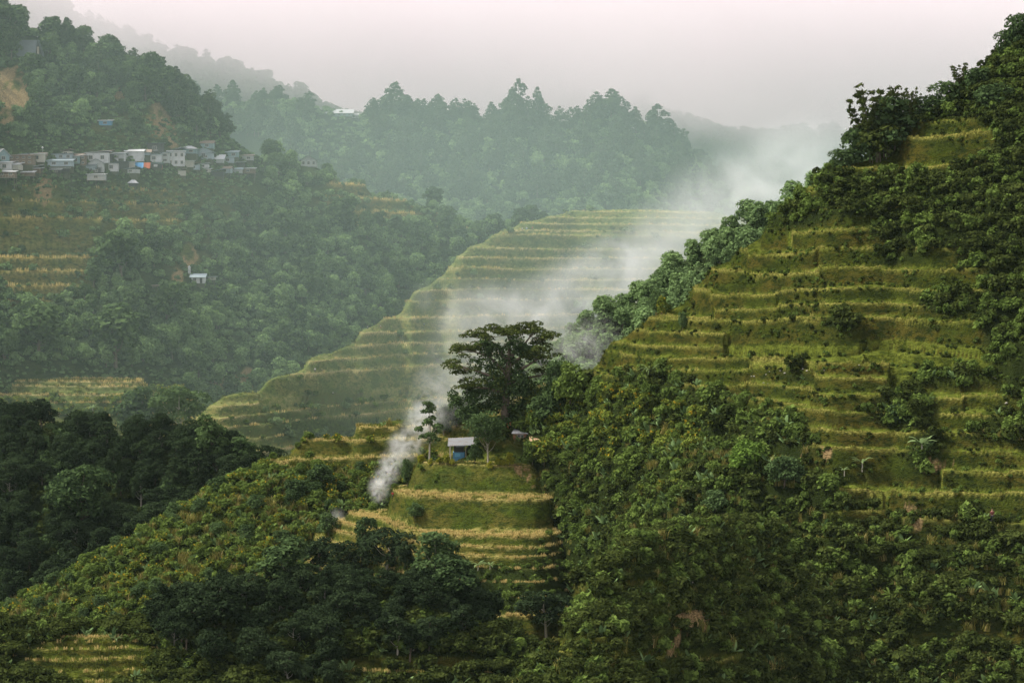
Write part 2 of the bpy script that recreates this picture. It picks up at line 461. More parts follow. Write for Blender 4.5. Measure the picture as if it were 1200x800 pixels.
class MB:
    """collects quads"""
    def __init__(s): s.v, s.f, s.m, s.n = [], [], [], 0
    def add(s, v, f, mi=0):
        v = np.asarray(v, float); f = np.asarray(f, int)
        s.v.append(v); s.f.append(f + s.n); s.m.append(np.full(len(f), mi)); s.n += len(v); return s
    def box(s, x0, x1, y0, y1, z0, z1, mi=0):
        v = [(x0, y0, z0), (x1, y0, z0), (x1, y1, z0), (x0, y1, z0), (x0, y0, z1), (x1, y0, z1), (x1, y1, z1), (x0, y1, z1)]
        f = [(0, 3, 2, 1), (4, 5, 6, 7), (0, 1, 5, 4), (1, 2, 6, 5), (2, 3, 7, 6), (3, 0, 4, 7)]
        return s.add(v, f, mi)
    def slab(s, p, th, mi=0):
        """a four-cornered sheet given thickness downwards"""
        p = np.asarray(p, float); q = p - np.array([0, 0, th])
        v = np.vstack([q, p])
        f = [(0, 3, 2, 1), (4, 5, 6, 7), (0, 1, 5, 4), (1, 2, 6, 5), (2, 3, 7, 6), (3, 0, 4, 7)]
        return s.add(v, f, mi)
    def tube(s, pts, rad, sides=6, mi=0):
        pts = np.asarray(pts, float); rad = np.broadcast_to(np.asarray(rad, float), (len(pts),))
        d = np.gradient(pts, axis=0); d /= np.linalg.norm(d, axis=1)[:, None] + 1e-9
        ref = np.where(np.abs(d[:, 2:3]) > 0.9, np.array([[1.0, 0, 0]]), np.array([[0, 0, 1.0]]))
        u = np.cross(d, ref); u /= np.linalg.norm(u, axis=1)[:, None] + 1e-9
        w = np.cross(d, u)
        an = np.arange(sides) / sides * 2 * math.pi
        v = pts[:, None] + rad[:, None, None] * (np.cos(an)[None, :, None] * u[:, None] + np.sin(an)[None, :, None] * w[:, None])
        v = v.reshape(-1, 3); f = []
        for i in range(len(pts) - 1):
            for k in range(sides):
                a, b = i * sides + k, i * sides + (k + 1) % sides
                f.append((a, b, b + sides, a + sides))
        return s.add(v, f, mi)
    def mesh(s, name, mats, smooth=False):
        return np_mesh(name, np.vstack(s.v), np.vstack(s.f), mats, np.concatenate(s.m), smooth)
    def build(s, name, m, parent=None, loc=None, smooth=False):
        return link(name, s.mesh(name, [m] if not isinstance(m, (list, tuple)) else m, smooth), parent, loc)

def unit(v):
    return v / (np.linalg.norm(v, axis=-1, keepdims=True) + 1e-9)
def leaves(rng, bl, n, size, aspect=1.7, up=0.5, jit=0.7, inner=0.4, low=-0.35):
    """leaf-sized diamonds in the outer parts of ellipsoids bl = [(cx, cy, cz, rx, ry, rz)]"""
    bl = np.asarray(bl, float)
    a = (bl[:, 3] * bl[:, 4] * bl[:, 5]) ** (2 / 3); a /= a.sum()
    k = rng.choice(len(bl), n, p=a)
    d = unit(rng.normal(size=(n, 3)))
    fl = d[:, 2] < low
    d[fl, 2] *= -1
    rr = (0.82 + 0.36 * vnoise(d[:, 0] * 2.6 + k * 7.1, d[:, 1] * 2.6 + d[:, 2] * 2.1, 5)) * (1 - inner * rng.random(n) ** 2)
    p = bl[k, :3] + d * bl[k, 3:] * rr[:, None]
    nr = unit(d / bl[k, 3:] * bl[k, 3:].mean(1, keepdims=True) + np.array([0, 0, up]) + rng.normal(size=(n, 3)) * jit)
    tg = unit(np.cross(nr, rng.normal(size=(n, 3))))
    bt = np.cross(nr, tg)
    s = size * (0.6 + 0.8 * rng.random(n))[:, None]
    v = np.stack([p - tg * s * aspect / 2, p + bt * s / 2 - nr * s * .1, p + tg * s * aspect / 2, p - bt * s / 2 - nr * s * .1], 1).reshape(-1, 3)
    return v, np.arange(n * 4).reshape(n, 4)

# ------------------------------------------------------------------ plants, one unit of size each (real metres)
def broad_tree(rng, H, W, n, leaf, bare=0.3, spread=0.62, lumps=11, flat=0.75, bark_r=0.025):
    """-> trunk MB, crown MB"""
    tr, cr = MB(), MB()
    lean = rng.normal(size=2) * 0.04 * H
    top = np.array([lean[0], lean[1], H * 0.72])
    z = np.linspace(-0.8, 1, 6)
    pts = [np.array([0, 0, -0.8])] + [np.array([lean[0] * q ** 2, lean[1] * q ** 2, q * H * 0.72]) for q in (0.05, 0.3, 0.6, 1.0)]
    tr.tube(pts, [H * bark_r * 1.3, H * bark_r * 1.2, H * bark_r, H * bark_r * .7, H * bark_r * .25], 7)
    bl = []
    for i in range(lumps):
        an = i * 2.4 + rng.random() * 0.8
        q = (i + 0.5) / lumps
        zz = H * (bare + (0.9 - bare) * q) * (0.95 + .1 * rng.random())
        prof = math.sin(math.pi * (0.18 + 0.72 * q)) ** 0.8
        rad = W * 0.5 * spread * prof * (0.55 + 0.6 * rng.random())
        c = np.array([math.cos(an) * rad + lean[0] * q, math.sin(an) * rad + lean[1] * q, zz])
        r = W * (0.17 + 0.13 * rng.random()) * (0.75 + 0.35 * prof)
        bl.append((*c, r, r, r * flat))
        st = pts[2] + (pts[4] - pts[2]) * min(1, max(0, q - 0.15))
        tr.tube([st, st + (c - st) * 0.55 + np.array([0, 0, -0.04 * H]), c], [H * bark_r * .4, H * bark_r * .28, H * bark_r * .1], 5)
    v, f = leaves(rng, bl, n, leaf)
    cr.add(v, f)
    return tr, cr
def pine(rng, H, W, n, leaf, bare=0.35, ragged=0.5):
    tr, cr = MB(), MB()
    l = rng.normal(size=2) * 0.02 * H
    tr.tube([(0, 0, -0.8), (0, 0, H * .1), (l[0], l[1], H * .6), (l[0], l[1], H * .97)], [H * .02, H * .018, H * .011, H * .003], 6)
    bl = []
    nl = 9
    for i in range(nl):
        q = i / (nl - 1)
        zz = H * (bare + (0.97 - bare) * q)
        R = W * 0.5 * (1.0 - q) ** 0.5 * (0.7 + 0.3 * min(1, q * 6)) + W * 0.05
        nb = 5 if q < 0.7 else 3
        a0 = rng.random() * 6.3
        for k in range(nb):
            if rng.random() < 0.22 * ragged * 2 and q < 0.85:
                continue
            an = a0 + k * 6.283 / nb + rng.normal() * .3
            ln = R * (0.6 + 0.55 * rng.random())
            c = np.array([l[0] + math.cos(an) * ln * .68, l[1] + math.sin(an) * ln * .68, zz + rng.normal() * H * .012 + ln * .12])
            r = max(ln * 0.5, W * .09)
            bl.append((*c, r, r, r * 0.6))
            tr.tube([(l[0], l[1], zz - ln * .1), tuple(c)], [H * .005, H * .002], 4)
    v, f = leaves(rng, bl, n, leaf, aspect=2.0, up=0.7, jit=0.8, low=-0.6)
    cr.add(v, f)
    return tr, cr
def slim_tree(rng, H, W, n, leaf):
    """a thin pale stem with a loose open crown in two tiers"""
    tr, cr = MB(), MB()
    tr.tube([(0, 0, -0.6), (0.1, 0, H * .3), (0.15, 0, H * .6), (0.0, 0, H * .96)], [H * .016, H * .014, H * .01, H * .003], 7)
    bl = []
    for i in range(13):
        q = i / 12
        an = i * 2.4
        if q < 0.68:
            zz, rad, r = H * (.36 + .36 * q / .68), W * (.36 * math.sin(2.6 * q / .68 + .4)), W * .18
        else:
            zz, rad, r = H * (.8 + .16 * (q - .68) / .32), W * .1, W * .16
        c = (0.1 + math.cos(an) * rad, math.sin(an) * rad, zz)
        bl.append((*c, r * (0.8 + .5 * rng.random()), r, r * .7))
        tr.tube([(0.12, 0, zz - rad * .8), c], [H * .005, H * .002], 4)
    v, f = leaves(rng, bl, n, leaf); cr.add(v, f)
    return tr, cr
def bush_mb(rng, W, Hh_, n, leaf, lumps=6, up=0.5, aspect=1.7):
    b = MB(); bl = []
    for i in range(lumps):
        an = i * 2.4 + rng.random(); rad = W * .28 * (0.3 + 0.9 * rng.random())
        r = W * (.2 + .14 * rng.random())
        bl.append((math.cos(an) * rad, math.sin(an) * rad, Hh_ * (.3 + .4 * rng.random()), r, r, min(r, Hh_ * .45)))
    v, f = leaves(rng, bl, n, leaf, up=up, aspect=aspect); b.add(v, f)
    return b
def blade_mb(rng, n, Hh_, spread, width, droop=0.35):
    """upright arching blades: grass, reeds"""
    b = MB()
    for i in range(n):
        an = rng.random() * 6.283; p0 = rng.normal(size=2) * spread * .35
        l = Hh_ * (0.55 + .55 * rng.random()); d = np.array([math.cos(an), math.sin(an)]); sd_ = np.array([-d[1], d[0]]) * width / 2
        out = droop * l * (0.4 + rng.random())
        p1 = p0 + d * out * .35; p2 = p0 + d * out
        v = [(*(p0 - sd_), -.1), (*(p0 + sd_), -.1), (*(p1 + sd_ * .8), l * .62), (*(p1 - sd_ * .8), l * .62), (*(p2 + sd_ * .15), l * .93), (*(p2 - sd_ * .15), l * .93)]
        b.add(v, [(0, 1, 2, 3), (3, 2, 4, 5)])
    return b
def frond(rng, ln, wid, rise, droop, seg=7, split=True):
    """one large arching leaf with a folded midrib, base at the origin, growing along +X"""
    b = MB(); L_, Rr, M_ = [], [], []
    for i in range(seg + 1):
        q = i / seg
        x = ln * (q - .18 * q * q * droop); z = ln * (rise * q - droop * q * q)
        w = wid * .5 * (math.sin(math.pi * min(1, .08 + .92 * q)) ** .6) * (1 if i < seg else .1)
        if split and i % 2 and 0 < i < seg:
            w *= .72
        M_.append((x, 0, z)); L_.append((x, w, z - w * .25)); Rr.append((x, -w, z - w * .25))
    v = L_ + M_ + Rr; n = seg + 1; f = []
    for i in range(seg):
        f += [(i, i + 1, n + i + 1, n + i), (n + i, n + i + 1, 2 * n + i + 1, 2 * n + i)]
    return b.add(v, f)

LEAF_DARK = leaf_mat('dark forest leaves', (0.026, 0.050, 0.021), (0.080, 0.125, 0.045))
LEAF_DEEP = leaf_mat('deep shade tree leaves', (0.010, 0.020, 0.010), (0.034, 0.052, 0.023))  # leaf colour darkened to carry the shade of the bottom-left woods
LEAF_MID = leaf_mat('hillside tree leaves', (0.066, 0.120, 0.048), (0.190, 0.280, 0.108))
LEAF_PALE = leaf_mat('pale shrub leaves', (0.07, 0.11, 0.044), (0.175, 0.245, 0.10))
LEAF_PINE = leaf_mat('pine needles', (0.026, 0.046, 0.020), (0.066, 0.095, 0.040))
LEAF_BUSH = leaf_mat('bush leaves', (0.036, 0.066, 0.015), (0.125, 0.180, 0.040))
LEAF_SHADE = leaf_mat('dark bush leaves', (0.014, 0.025, 0.008), (0.062, 0.080, 0.020))  # dark leaves; in the lower brush their tone stands in for shade
LEAF_GOLD = leaf_mat('flowering bush leaves', (0.05, 0.08, 0.016), (0.16, 0.20, 0.035), alt=(0.50, 0.34, 0.03), alt_p=0.06)
LEAF_LIME = leaf_mat('yellow hedge leaves', (0.09, 0.12, 0.012), (0.27, 0.27, 0.03))
LEAF_FRESH = leaf_mat('fresh green leaves', (0.05, 0.10, 0.018), (0.15, 0.24, 0.045))
LEAF_HERO = leaf_mat('crown leaves of the big tree', (0.026, 0.044, 0.014), (0.082, 0.102, 0.025))
LEAF_BANANA = leaf_mat('banana leaves', (0.08, 0.13, 0.045), (0.19, 0.26, 0.11), trans=0.35)
GRASS_DRY = leaf_mat('dry grass', (0.24, 0.19, 0.06), (0.58, 0.46, 0.19), trans=0.3)
GRASS_OLIVE = leaf_mat('olive grass', (0.042, 0.058, 0.009), (0.115, 0.125, 0.024), trans=0.3)
GRASS_GREEN = leaf_mat('green grass', (0.045, 0.068, 0.012), (0.12, 0.15, 0.03), trans=0.3)
GRASS_PALE = leaf_mat('pale green grass', (0.12, 0.165, 0.04), (0.32, 0.35, 0.11), trans=0.3)
GRASS_RIM = leaf_mat('rim grass', (0.15, 0.15, 0.032), (0.38, 0.36, 0.10), trans=0.3)
REED = leaf_mat('reeds', (0.08, 0.10, 0.02), (0.24, 0.22, 0.06), alt=(0.42, 0.33, 0.14), alt_p=0.12, trans=0.3)

# ------------------------------------------------------------------ where vegetation and bare soil are
SOIL = {
    'hill_left': [(14, 104, 22, 26), (6, 138, 10, 16), (52, 222, 10, 18), (186, 142, 14, 20), (203, 160, 7, 14), (148, 112, 12, 10, .7), (208, 328, 7, 12), (270, 452, 30, 12, .8), (222, 300, 10, 14, .6), (290, 446, 10, 18, .7)],
    'lower_spur': [(800, 726, 9, 9), (818, 722, 13, 7), (810, 736, 7, 16), (796, 742, 5, 14), (826, 730, 5, 9), (786, 764, 5, 8), (792, 772, 8, 5)],
    'hill_right': [(996, 588, 16, 5, .8), (1070, 605, 14, 16, .6), (1090, 545, 26, 5, .7), (960, 530, 30, 10, .5)],
    'knoll': [(612, 545, 10, 14, .8), (625, 562, 8, 10, .6), (640, 520, 40, 8, .8)],
    'forest_slope': [(25, 655, 22, 16, .55)],
}
R_brush = [(1130, 110, 110, 48), (1020, 135, 42, 38), (960, 195, 25, 20), (1165, 225, 70, 90), (1070, 228, 75, 26), (1000, 232, 45, 22), (930, 248, 50, 20), (1190, 360, 40, 110), (1090, 265, 70, 26), (985, 378, 24, 9),
           (1185, 120, 60, 120), (1120, 355, 40, 14), (1060, 300, 30, 10, .8), (690, 520, 95, 75), (790, 490, 90, 36), (640, 470, 60, 30), (820, 550, 90, 70), (900, 520, 55, 38), (930, 585, 55, 30),
           (800, 640, 160, 60), (1060, 482, 40, 22), (930, 440, 20, 8, .7), (1130, 445, 70, 10, .8), (1010, 720, 300, 110, .85), (900, 640, 100, 40, .85), (1150, 650, 60, 50, .7), (1020, 645, 100, 25, .7), (1085, 530, 20, 26), (700, 600, 110, 70),
           (1200, 500, 60, 20, .8), (760, 450, 40, 18)]
R_clear = [(1120, 748, 110, 8), (1115, 166, 52, 30), (890, 424, 60, 6)]
def brush(name, px, py):
    n = 0.22 * fbm(px / 30.0, py / 18.0, 77, 3)
    if name == 'hill_right':
        b = blobs(R_brush, px, py) - blobs(R_clear, px, py)
        return np.clip(b + n * (b > 0.05), 0, 1)
    if name == 'lower_spur':
        return np.clip(1 - 0.9 * blobs([(770, 772, 150, 10), (690, 755, 60, 10), (760, 690, 40, 12)], px, py) + n, 0, 1)
    if name == 'knoll':
        return np.clip(blobs([(500, 560, 30, 12, .3), (620, 610, 70, 14, .0), (690, 625, 26, 50, .85), (540, 690, 200, 28), (440, 565, 20, 20), (545, 530, 90, 9, .5), (660, 665, 60, 30, .8)], px, py) + n * .4, 0, 1)
    if name == 'spur':
        return np.clip(sstep(538, 552, py + 12 * fbm(px / 25.0, px * 0, 5, 2)) + sstep(335, 310, px) + n, 0, 1)
    if name == 'terraced_hill':
        return np.clip(blobs([(520, 395, 60, 5, .6), (600, 350, 120, 14, .45), (390, 400, 40, 8, .7), (520, 420, 40, 6, .7), (400, 470, 60, 14, .7), (330, 425, 30, 10, .6), (560, 330, 80, 10, .4), (400, 505, 90, 18), (330, 500, 60, 20, .8), (760, 300, 90, 40, .4)], px, py) + n, 0, 1)
    if name == 'hill_left':
        return np.clip(1 - 0.85 * blobs(V_terr, px, py) - 1.2 * blobs(SOIL['hill_left'], px, py) - 0.5 * blobs([(160, 160, 60, 30), (240, 240, 60, 50), (220, 290, 40, 30)], px, py) + n, 0, 1)
    if name == 'terrace_shelf':
        return np.clip(blobs([(220, 455, 40, 16), (60, 480, 200, 10)], px, py) + n * .5, 0, 1)
    if name == 'near_slope':
        return np.clip(1 - blobs([(110, 775, 75, 34), (480, 778, 120, 9)], px, py) + n * .5, 0, 1)
    return np.ones(np.broadcast(px, py).shape)

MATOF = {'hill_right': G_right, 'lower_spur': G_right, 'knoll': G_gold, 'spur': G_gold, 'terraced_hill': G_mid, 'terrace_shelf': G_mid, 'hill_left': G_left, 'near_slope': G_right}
ntri = 0
for hl in HILLS:
    pxs = np.arange(hl.pxr[0], hl.pxr[1] + .1, hl.dpx)
    ds = np.arange(-hl.dback, hl.dmax + .1, hl.dd)
    P, D = np.meshgrid(pxs, ds, indexing='ij')
    Y = np.interp(P, hl.gx, hl.gY) - D
    h, t, w = hl.at(P, Y)
    py = py_of(Y, h)
    sl = blobs(SOIL.get(hl.name, []), P, py)
    sl = sstep(.40, .58, sl * .8 + .95 * fbm(P / 11.0, py / 11.0, 9, 3) + .30 * fbm(P / 2.5, py / 12.0, 19, 2)) * (sl > .02)
    br = brush(hl.name, P, py)
    rim = w * (1 - sstep(0.10, 0.2, t)) + 0.4 * w * sstep(.95, 1, t)
    rim = rim * (0.35 + 0.65 * sstep(0.3, 0.55, vnoise(P / 28.0, h / 1.5, hl.seed + 2))) * (1 - br * .8)
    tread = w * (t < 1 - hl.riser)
    v = np.stack([x_at(P, Y), Y, h], -1).reshape(-1, 3)
    nx, ny = P.shape
    i = np.arange(nx * ny).reshape(nx, ny)
    q = np.stack([i[:-1, 1:], i[1:, 1:], i[1:, :-1], i[:-1, :-1]], -1).reshape(-1, 4)
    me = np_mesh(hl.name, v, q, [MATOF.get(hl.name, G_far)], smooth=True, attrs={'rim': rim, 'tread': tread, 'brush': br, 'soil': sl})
    o = link(hl.name, me); o['kind'] = 'structure'
    ntri += len(q) * 2
# the valley floor and the country beyond, out to the horizon
gb = MB()
xs = np.linspace(-6000, 6000, 41); ys = np.concatenate([np.linspace(-200, 3000, 33), [4500, 7000, 12000]])
Xg, Yg = np.meshgrid(xs, ys, indexing='ij')
Zg = -175 + 8 * fbm(Xg / 300, Yg / 300, 4, 3)
ig = np.arange(Xg.size).reshape(Xg.shape)
qg = np.stack([ig[:-1, :-1], ig[1:, :-1], ig[1:, 1:], ig[:-1, 1:]], -1).reshape(-1, 4)
one = np.ones(Xg.size)
go = link('ground', np_mesh('ground', np.stack([Xg, Yg, Zg], -1).reshape(-1, 3), qg, [G_far], smooth=True, attrs={'rim': one * 0, 'tread': one * 0, 'brush': one, 'soil': one * 0}))
go['kind'] = 'structure'

# ------------------------------------------------------------------ scatter
HOUSE_ZONES = []      # (px0, px1, py0, py1): where no tall plant may stand in front of a building
def sample(hname, n, fn, tall, py_rng=(-50, 860), px_rng=(-45, 1245), rng=RNG, keep_zone=False):
    """n tries over a hill, even per square metre of plan; fn(px, py, t, w) = chance; only what can be seen"""
    hi_ = [i for i, q in enumerate(HILLS) if q.name == hname][0]; hl = HILLS[hi_]
    px = rng.uniform(max(hl.pxr[0], px_rng[0]), min(hl.pxr[1], px_rng[1]), n)
    d = rng.uniform(-8, hl.dmax, n)
    Y = np.interp(px, hl.gx, hl.gY) - d
    ok = rng.random(n) < Y / (hl.gY.max() + 1)
    px, Y = px[ok], Y[ok]
    h, idx, t, w = H_all(px, Y)
    py = py_of(Y, h)
    ok = (idx == hi_) & (py > py_rng[0]) & (py < py_rng[1] + 60)
    px, Y, h, t, w, py = px[ok], Y[ok], h[ok], t[ok], w[ok], py[ok]
    ok = rng.random(len(px)) < fn(px, py, t, w)
    ok &= seen(px, Y, h, tall)
    if not keep_zone:
        for z in HOUSE_ZONES:
            ok &= ~((px > z[0]) & (px < z[1]) & (py > z[2]) & (py < z[3]))
    return px[ok], Y[ok], h[ok], py[ok]

STUFF_N = 0
def stuff(name, pts, scale, src, label, cat, tilt=0.12):
    """plants nobody could count: one object, a copy of src on each point"""
    global STUFF_N
    n = len(pts)
    if n == 0:
        return
    STUFF_N += n
    me = bpy.data.meshes.new(name)
    me.vertices.add(n); me.vertices.foreach_set('co', np.asarray(pts, np.float32).ravel())
    a = me.attributes.new('size', 'FLOAT', 'POINT'); a.data.foreach_set('value', np.asarray(scale, np.float32))
    rot = np.stack([RNG.normal(size=n) * tilt, RNG.normal(size=n) * tilt, RNG.random(n) * 6.283], -1).astype(np.float32)
    a = me.attributes.new('turn', 'FLOAT_VECTOR', 'POINT'); a.data.foreach_set('vector', rot.ravel())
    o = link(name, me)
    tag(o, label, cat, kind='stuff')
    g = bpy.data.node_groups.new(name, 'GeometryNodeTree')
    g.interface.new_socket('Geometry', in_out='INPUT', socket_type='NodeSocketGeometry')
    g.interface.new_socket('Geometry', in_out='OUTPUT', socket_type='NodeSocketGeometry')
    gi, go_ = N(g, 'NodeGroupInput'), N(g, 'NodeGroupOutput')
    ip = N(g, 'GeometryNodeInstanceOnPoints'); oi = N(g, 'GeometryNodeObjectInfo'); oi.inputs['Object'].default_value = src
    sa = N(g, 'GeometryNodeInputNamedAttribute', data_type='FLOAT'); sa.inputs['Name'].default_value = 'size'
    ra = N(g, 'GeometryNodeInputNamedAttribute', data_type='FLOAT_VECTOR'); ra.inputs['Name'].default_value = 'turn'
    er = N(g, 'FunctionNodeEulerToRotation')
    g.links.new(gi.outputs[0], ip.inputs['Points']); g.links.new(oi.outputs['Geometry'], ip.inputs['Instance'])
    g.links.new(ra.outputs[0], er.inputs[0]); g.links.new(er.outputs[0], ip.inputs['Rotation'])
    g.links.new(sa.outputs[0], ip.inputs['Scale']); g.links.new(ip.outputs[0], go_.inputs[0])
    md = o.modifiers.new('plants', 'NODES'); md.node_group = g
    return o
def src_obj(name, mb, m):
    return bpy.data.objects.new(name, mb.mesh(name, [m]))       # only a pattern for the stuff, never linked

# ------------------------------------------------------------------ buildings
TIN = mat('weathered tin', (0.50, 0.51, 0.52), 0.55, 0.5, 0.8, 0.0, (0.25, 0.22, 0.19))
TIN_W = mat('bright tin', (0.54, 0.55, 0.57), 0.55, 0.55, 0.8, 0.0, (0.45, 0.42, 0.38))
TIN_B = mat('blue grey tin', (0.28, 0.34, 0.37), 0.55, 0.4, 0.8)
TIN_D = mat('dark tin', (0.10, 0.12, 0.13), 0.6, 0.4, 0.8)
TIN_R = mat('rusty tin', (0.25, 0.185, 0.145), 0.7, 0.5, 0.8)
W_WHITE = mat('white painted wall', (0.50, 0.50, 0.50), 0.8, 0.5, 0.6)
W_CREAM = mat('cream wall', (0.42, 0.40, 0.34), 0.85, 0.35, 0.6)
W_TEAL = mat('teal board wall', (0.19, 0.27, 0.28), 0.8, 0.4, 0.8)
W_GREY = mat('grey cement wall', (0.38, 0.39, 0.38), 0.9, 0.4, 0.8)
W_BROWN = mat('brown wooden wall', (0.15, 0.10, 0.065), 0.9, 0.5, 1.0)
W_BLUE = mat('blue painted wall', (0.09, 0.24, 0.38), 0.8, 0.25, 1.5)
W_DARK = mat('dark wooden wall', (0.05, 0.048, 0.045), 0.9, 0.3, 1.0)
GLASS = mat('dark window', (0.06, 0.07, 0.075), 0.25, 0.2, 2.0)
WOOD = mat('grey timber', (0.20, 0.17, 0.13), 0.9, 0.5, 2.0)
WOOD_P = mat('pale timber', (0.48, 0.42, 0.33), 0.9, 0.4, 2.0)
TIN_O = mat('old stained tin', (0.20, 0.21, 0.22), 0.7, 0.7, 0.9, 0.0, (0.16, 0.12, 0.09))
FOOT = mat('earth footing', (0.07, 0.075, 0.04), 0.95, 0.5, 1.0)
TARP_B = mat('blue tarpaulin cloth', (0.12, 0.38, 0.68), 0.6, 0.15, 0.5)
TARP_O = mat('orange tarpaulin cloth', (0.85, 0.22, 0.10), 0.6, 0.15, 0.5)
CLOTH = {'red': mat('red cloth', (0.38, 0.035, 0.03), 0.9, 0.2, 6), 'white': mat('white cloth', (0.75, 0.75, 0.74), 0.9, 0.15, 6), 'dark': mat('dark cloth', (0.03, 0.03, 0.04), 0.9, 0.2, 6),
         'blue': mat('blue cloth', (0.12, 0.30, 0.50), 0.9, 0.2, 6), 'maroon': mat('maroon cloth', (0.13, 0.03, 0.03), 0.9, 0.2, 6)}
SKIN = mat('skin', (0.30, 0.17, 0.11), 0.7, 0.1, 5)
HAIR = mat('black hair', (0.012, 0.011, 0.010), 0.7, 0.1, 5)
STONE = mat('pale stone', (0.34, 0.32, 0.27), 0.95, 0.5, 3)

LANDMARKS = [(541, 525, 'the blue hut'), (592, 450, 'the great tree'), (207, 187, 'the two-storey cement house'), (60, 190, 'the long grey sheds'), (165, 194, 'the blue tarpaulin'), (285, 186, 'the last village house'), (232, 325, 'the white slope house'),
             (50, 290, 'the left terraces'), (440, 225, 'the golden shoulder terraces'), (362, 190, 'the lone gabled house'), (100, 450, 'the level shelf terraces'), (395, 125, 'the long white-roofed building'), (607, 130, 'the tallest ridge pine'), (785, 150, 'the end of the pine ridge'),
             (700, 250, 'the topmost far terrace'), (124, 143, 'the little blue hut'), (40, 60, 'the steep-roofed house'), (14, 110, 'the large tan earth scar'), (270, 450, 'the brown earth patch'), (452, 650, 'the tallest near tree'), (450, 707, 'the brick-red wall'),
             (100, 765, 'the small dark terraces'), (480, 775, 'the lit bottom terrace'), (610, 512, 'the board huts'), (808, 734, 'the bare earth scar'), (1081, 525, 'the broad-leaved banana plant'), (879, 545, 'the bright green tree'), (1073, 487, 'the red bending figure'), (1164, 610, 'the walking figure'),
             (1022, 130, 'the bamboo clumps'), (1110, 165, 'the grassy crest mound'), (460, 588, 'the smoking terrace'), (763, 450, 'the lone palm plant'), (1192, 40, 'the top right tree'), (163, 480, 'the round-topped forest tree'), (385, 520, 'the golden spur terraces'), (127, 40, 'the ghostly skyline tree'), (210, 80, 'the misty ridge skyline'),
             (490, 360, 'the walkers on the long rim'), (555, 640, 'the golden knoll terraces')]
def where(px, py):
    d, m = min((((px - q[0]) ** 2 + (1.3 * (py - q[1])) ** 2) ** .5, q) for q in LANDMARKS)
    dx, dy = px - m[0], py - m[1]
    v = 'above' if dy < -abs(dx) * .45 else 'below' if dy > abs(dx) * .45 else ''
    h = 'left of' if dx < -abs(dy) * .45 else 'right of' if dx > abs(dy) * .45 else ''
    far = 'close ' if d < 30 else '' if d < 75 else 'well '
    return far + (v + (' and ' + h if h and v else h) if v or h else 'beside') + ' ' + m[2]
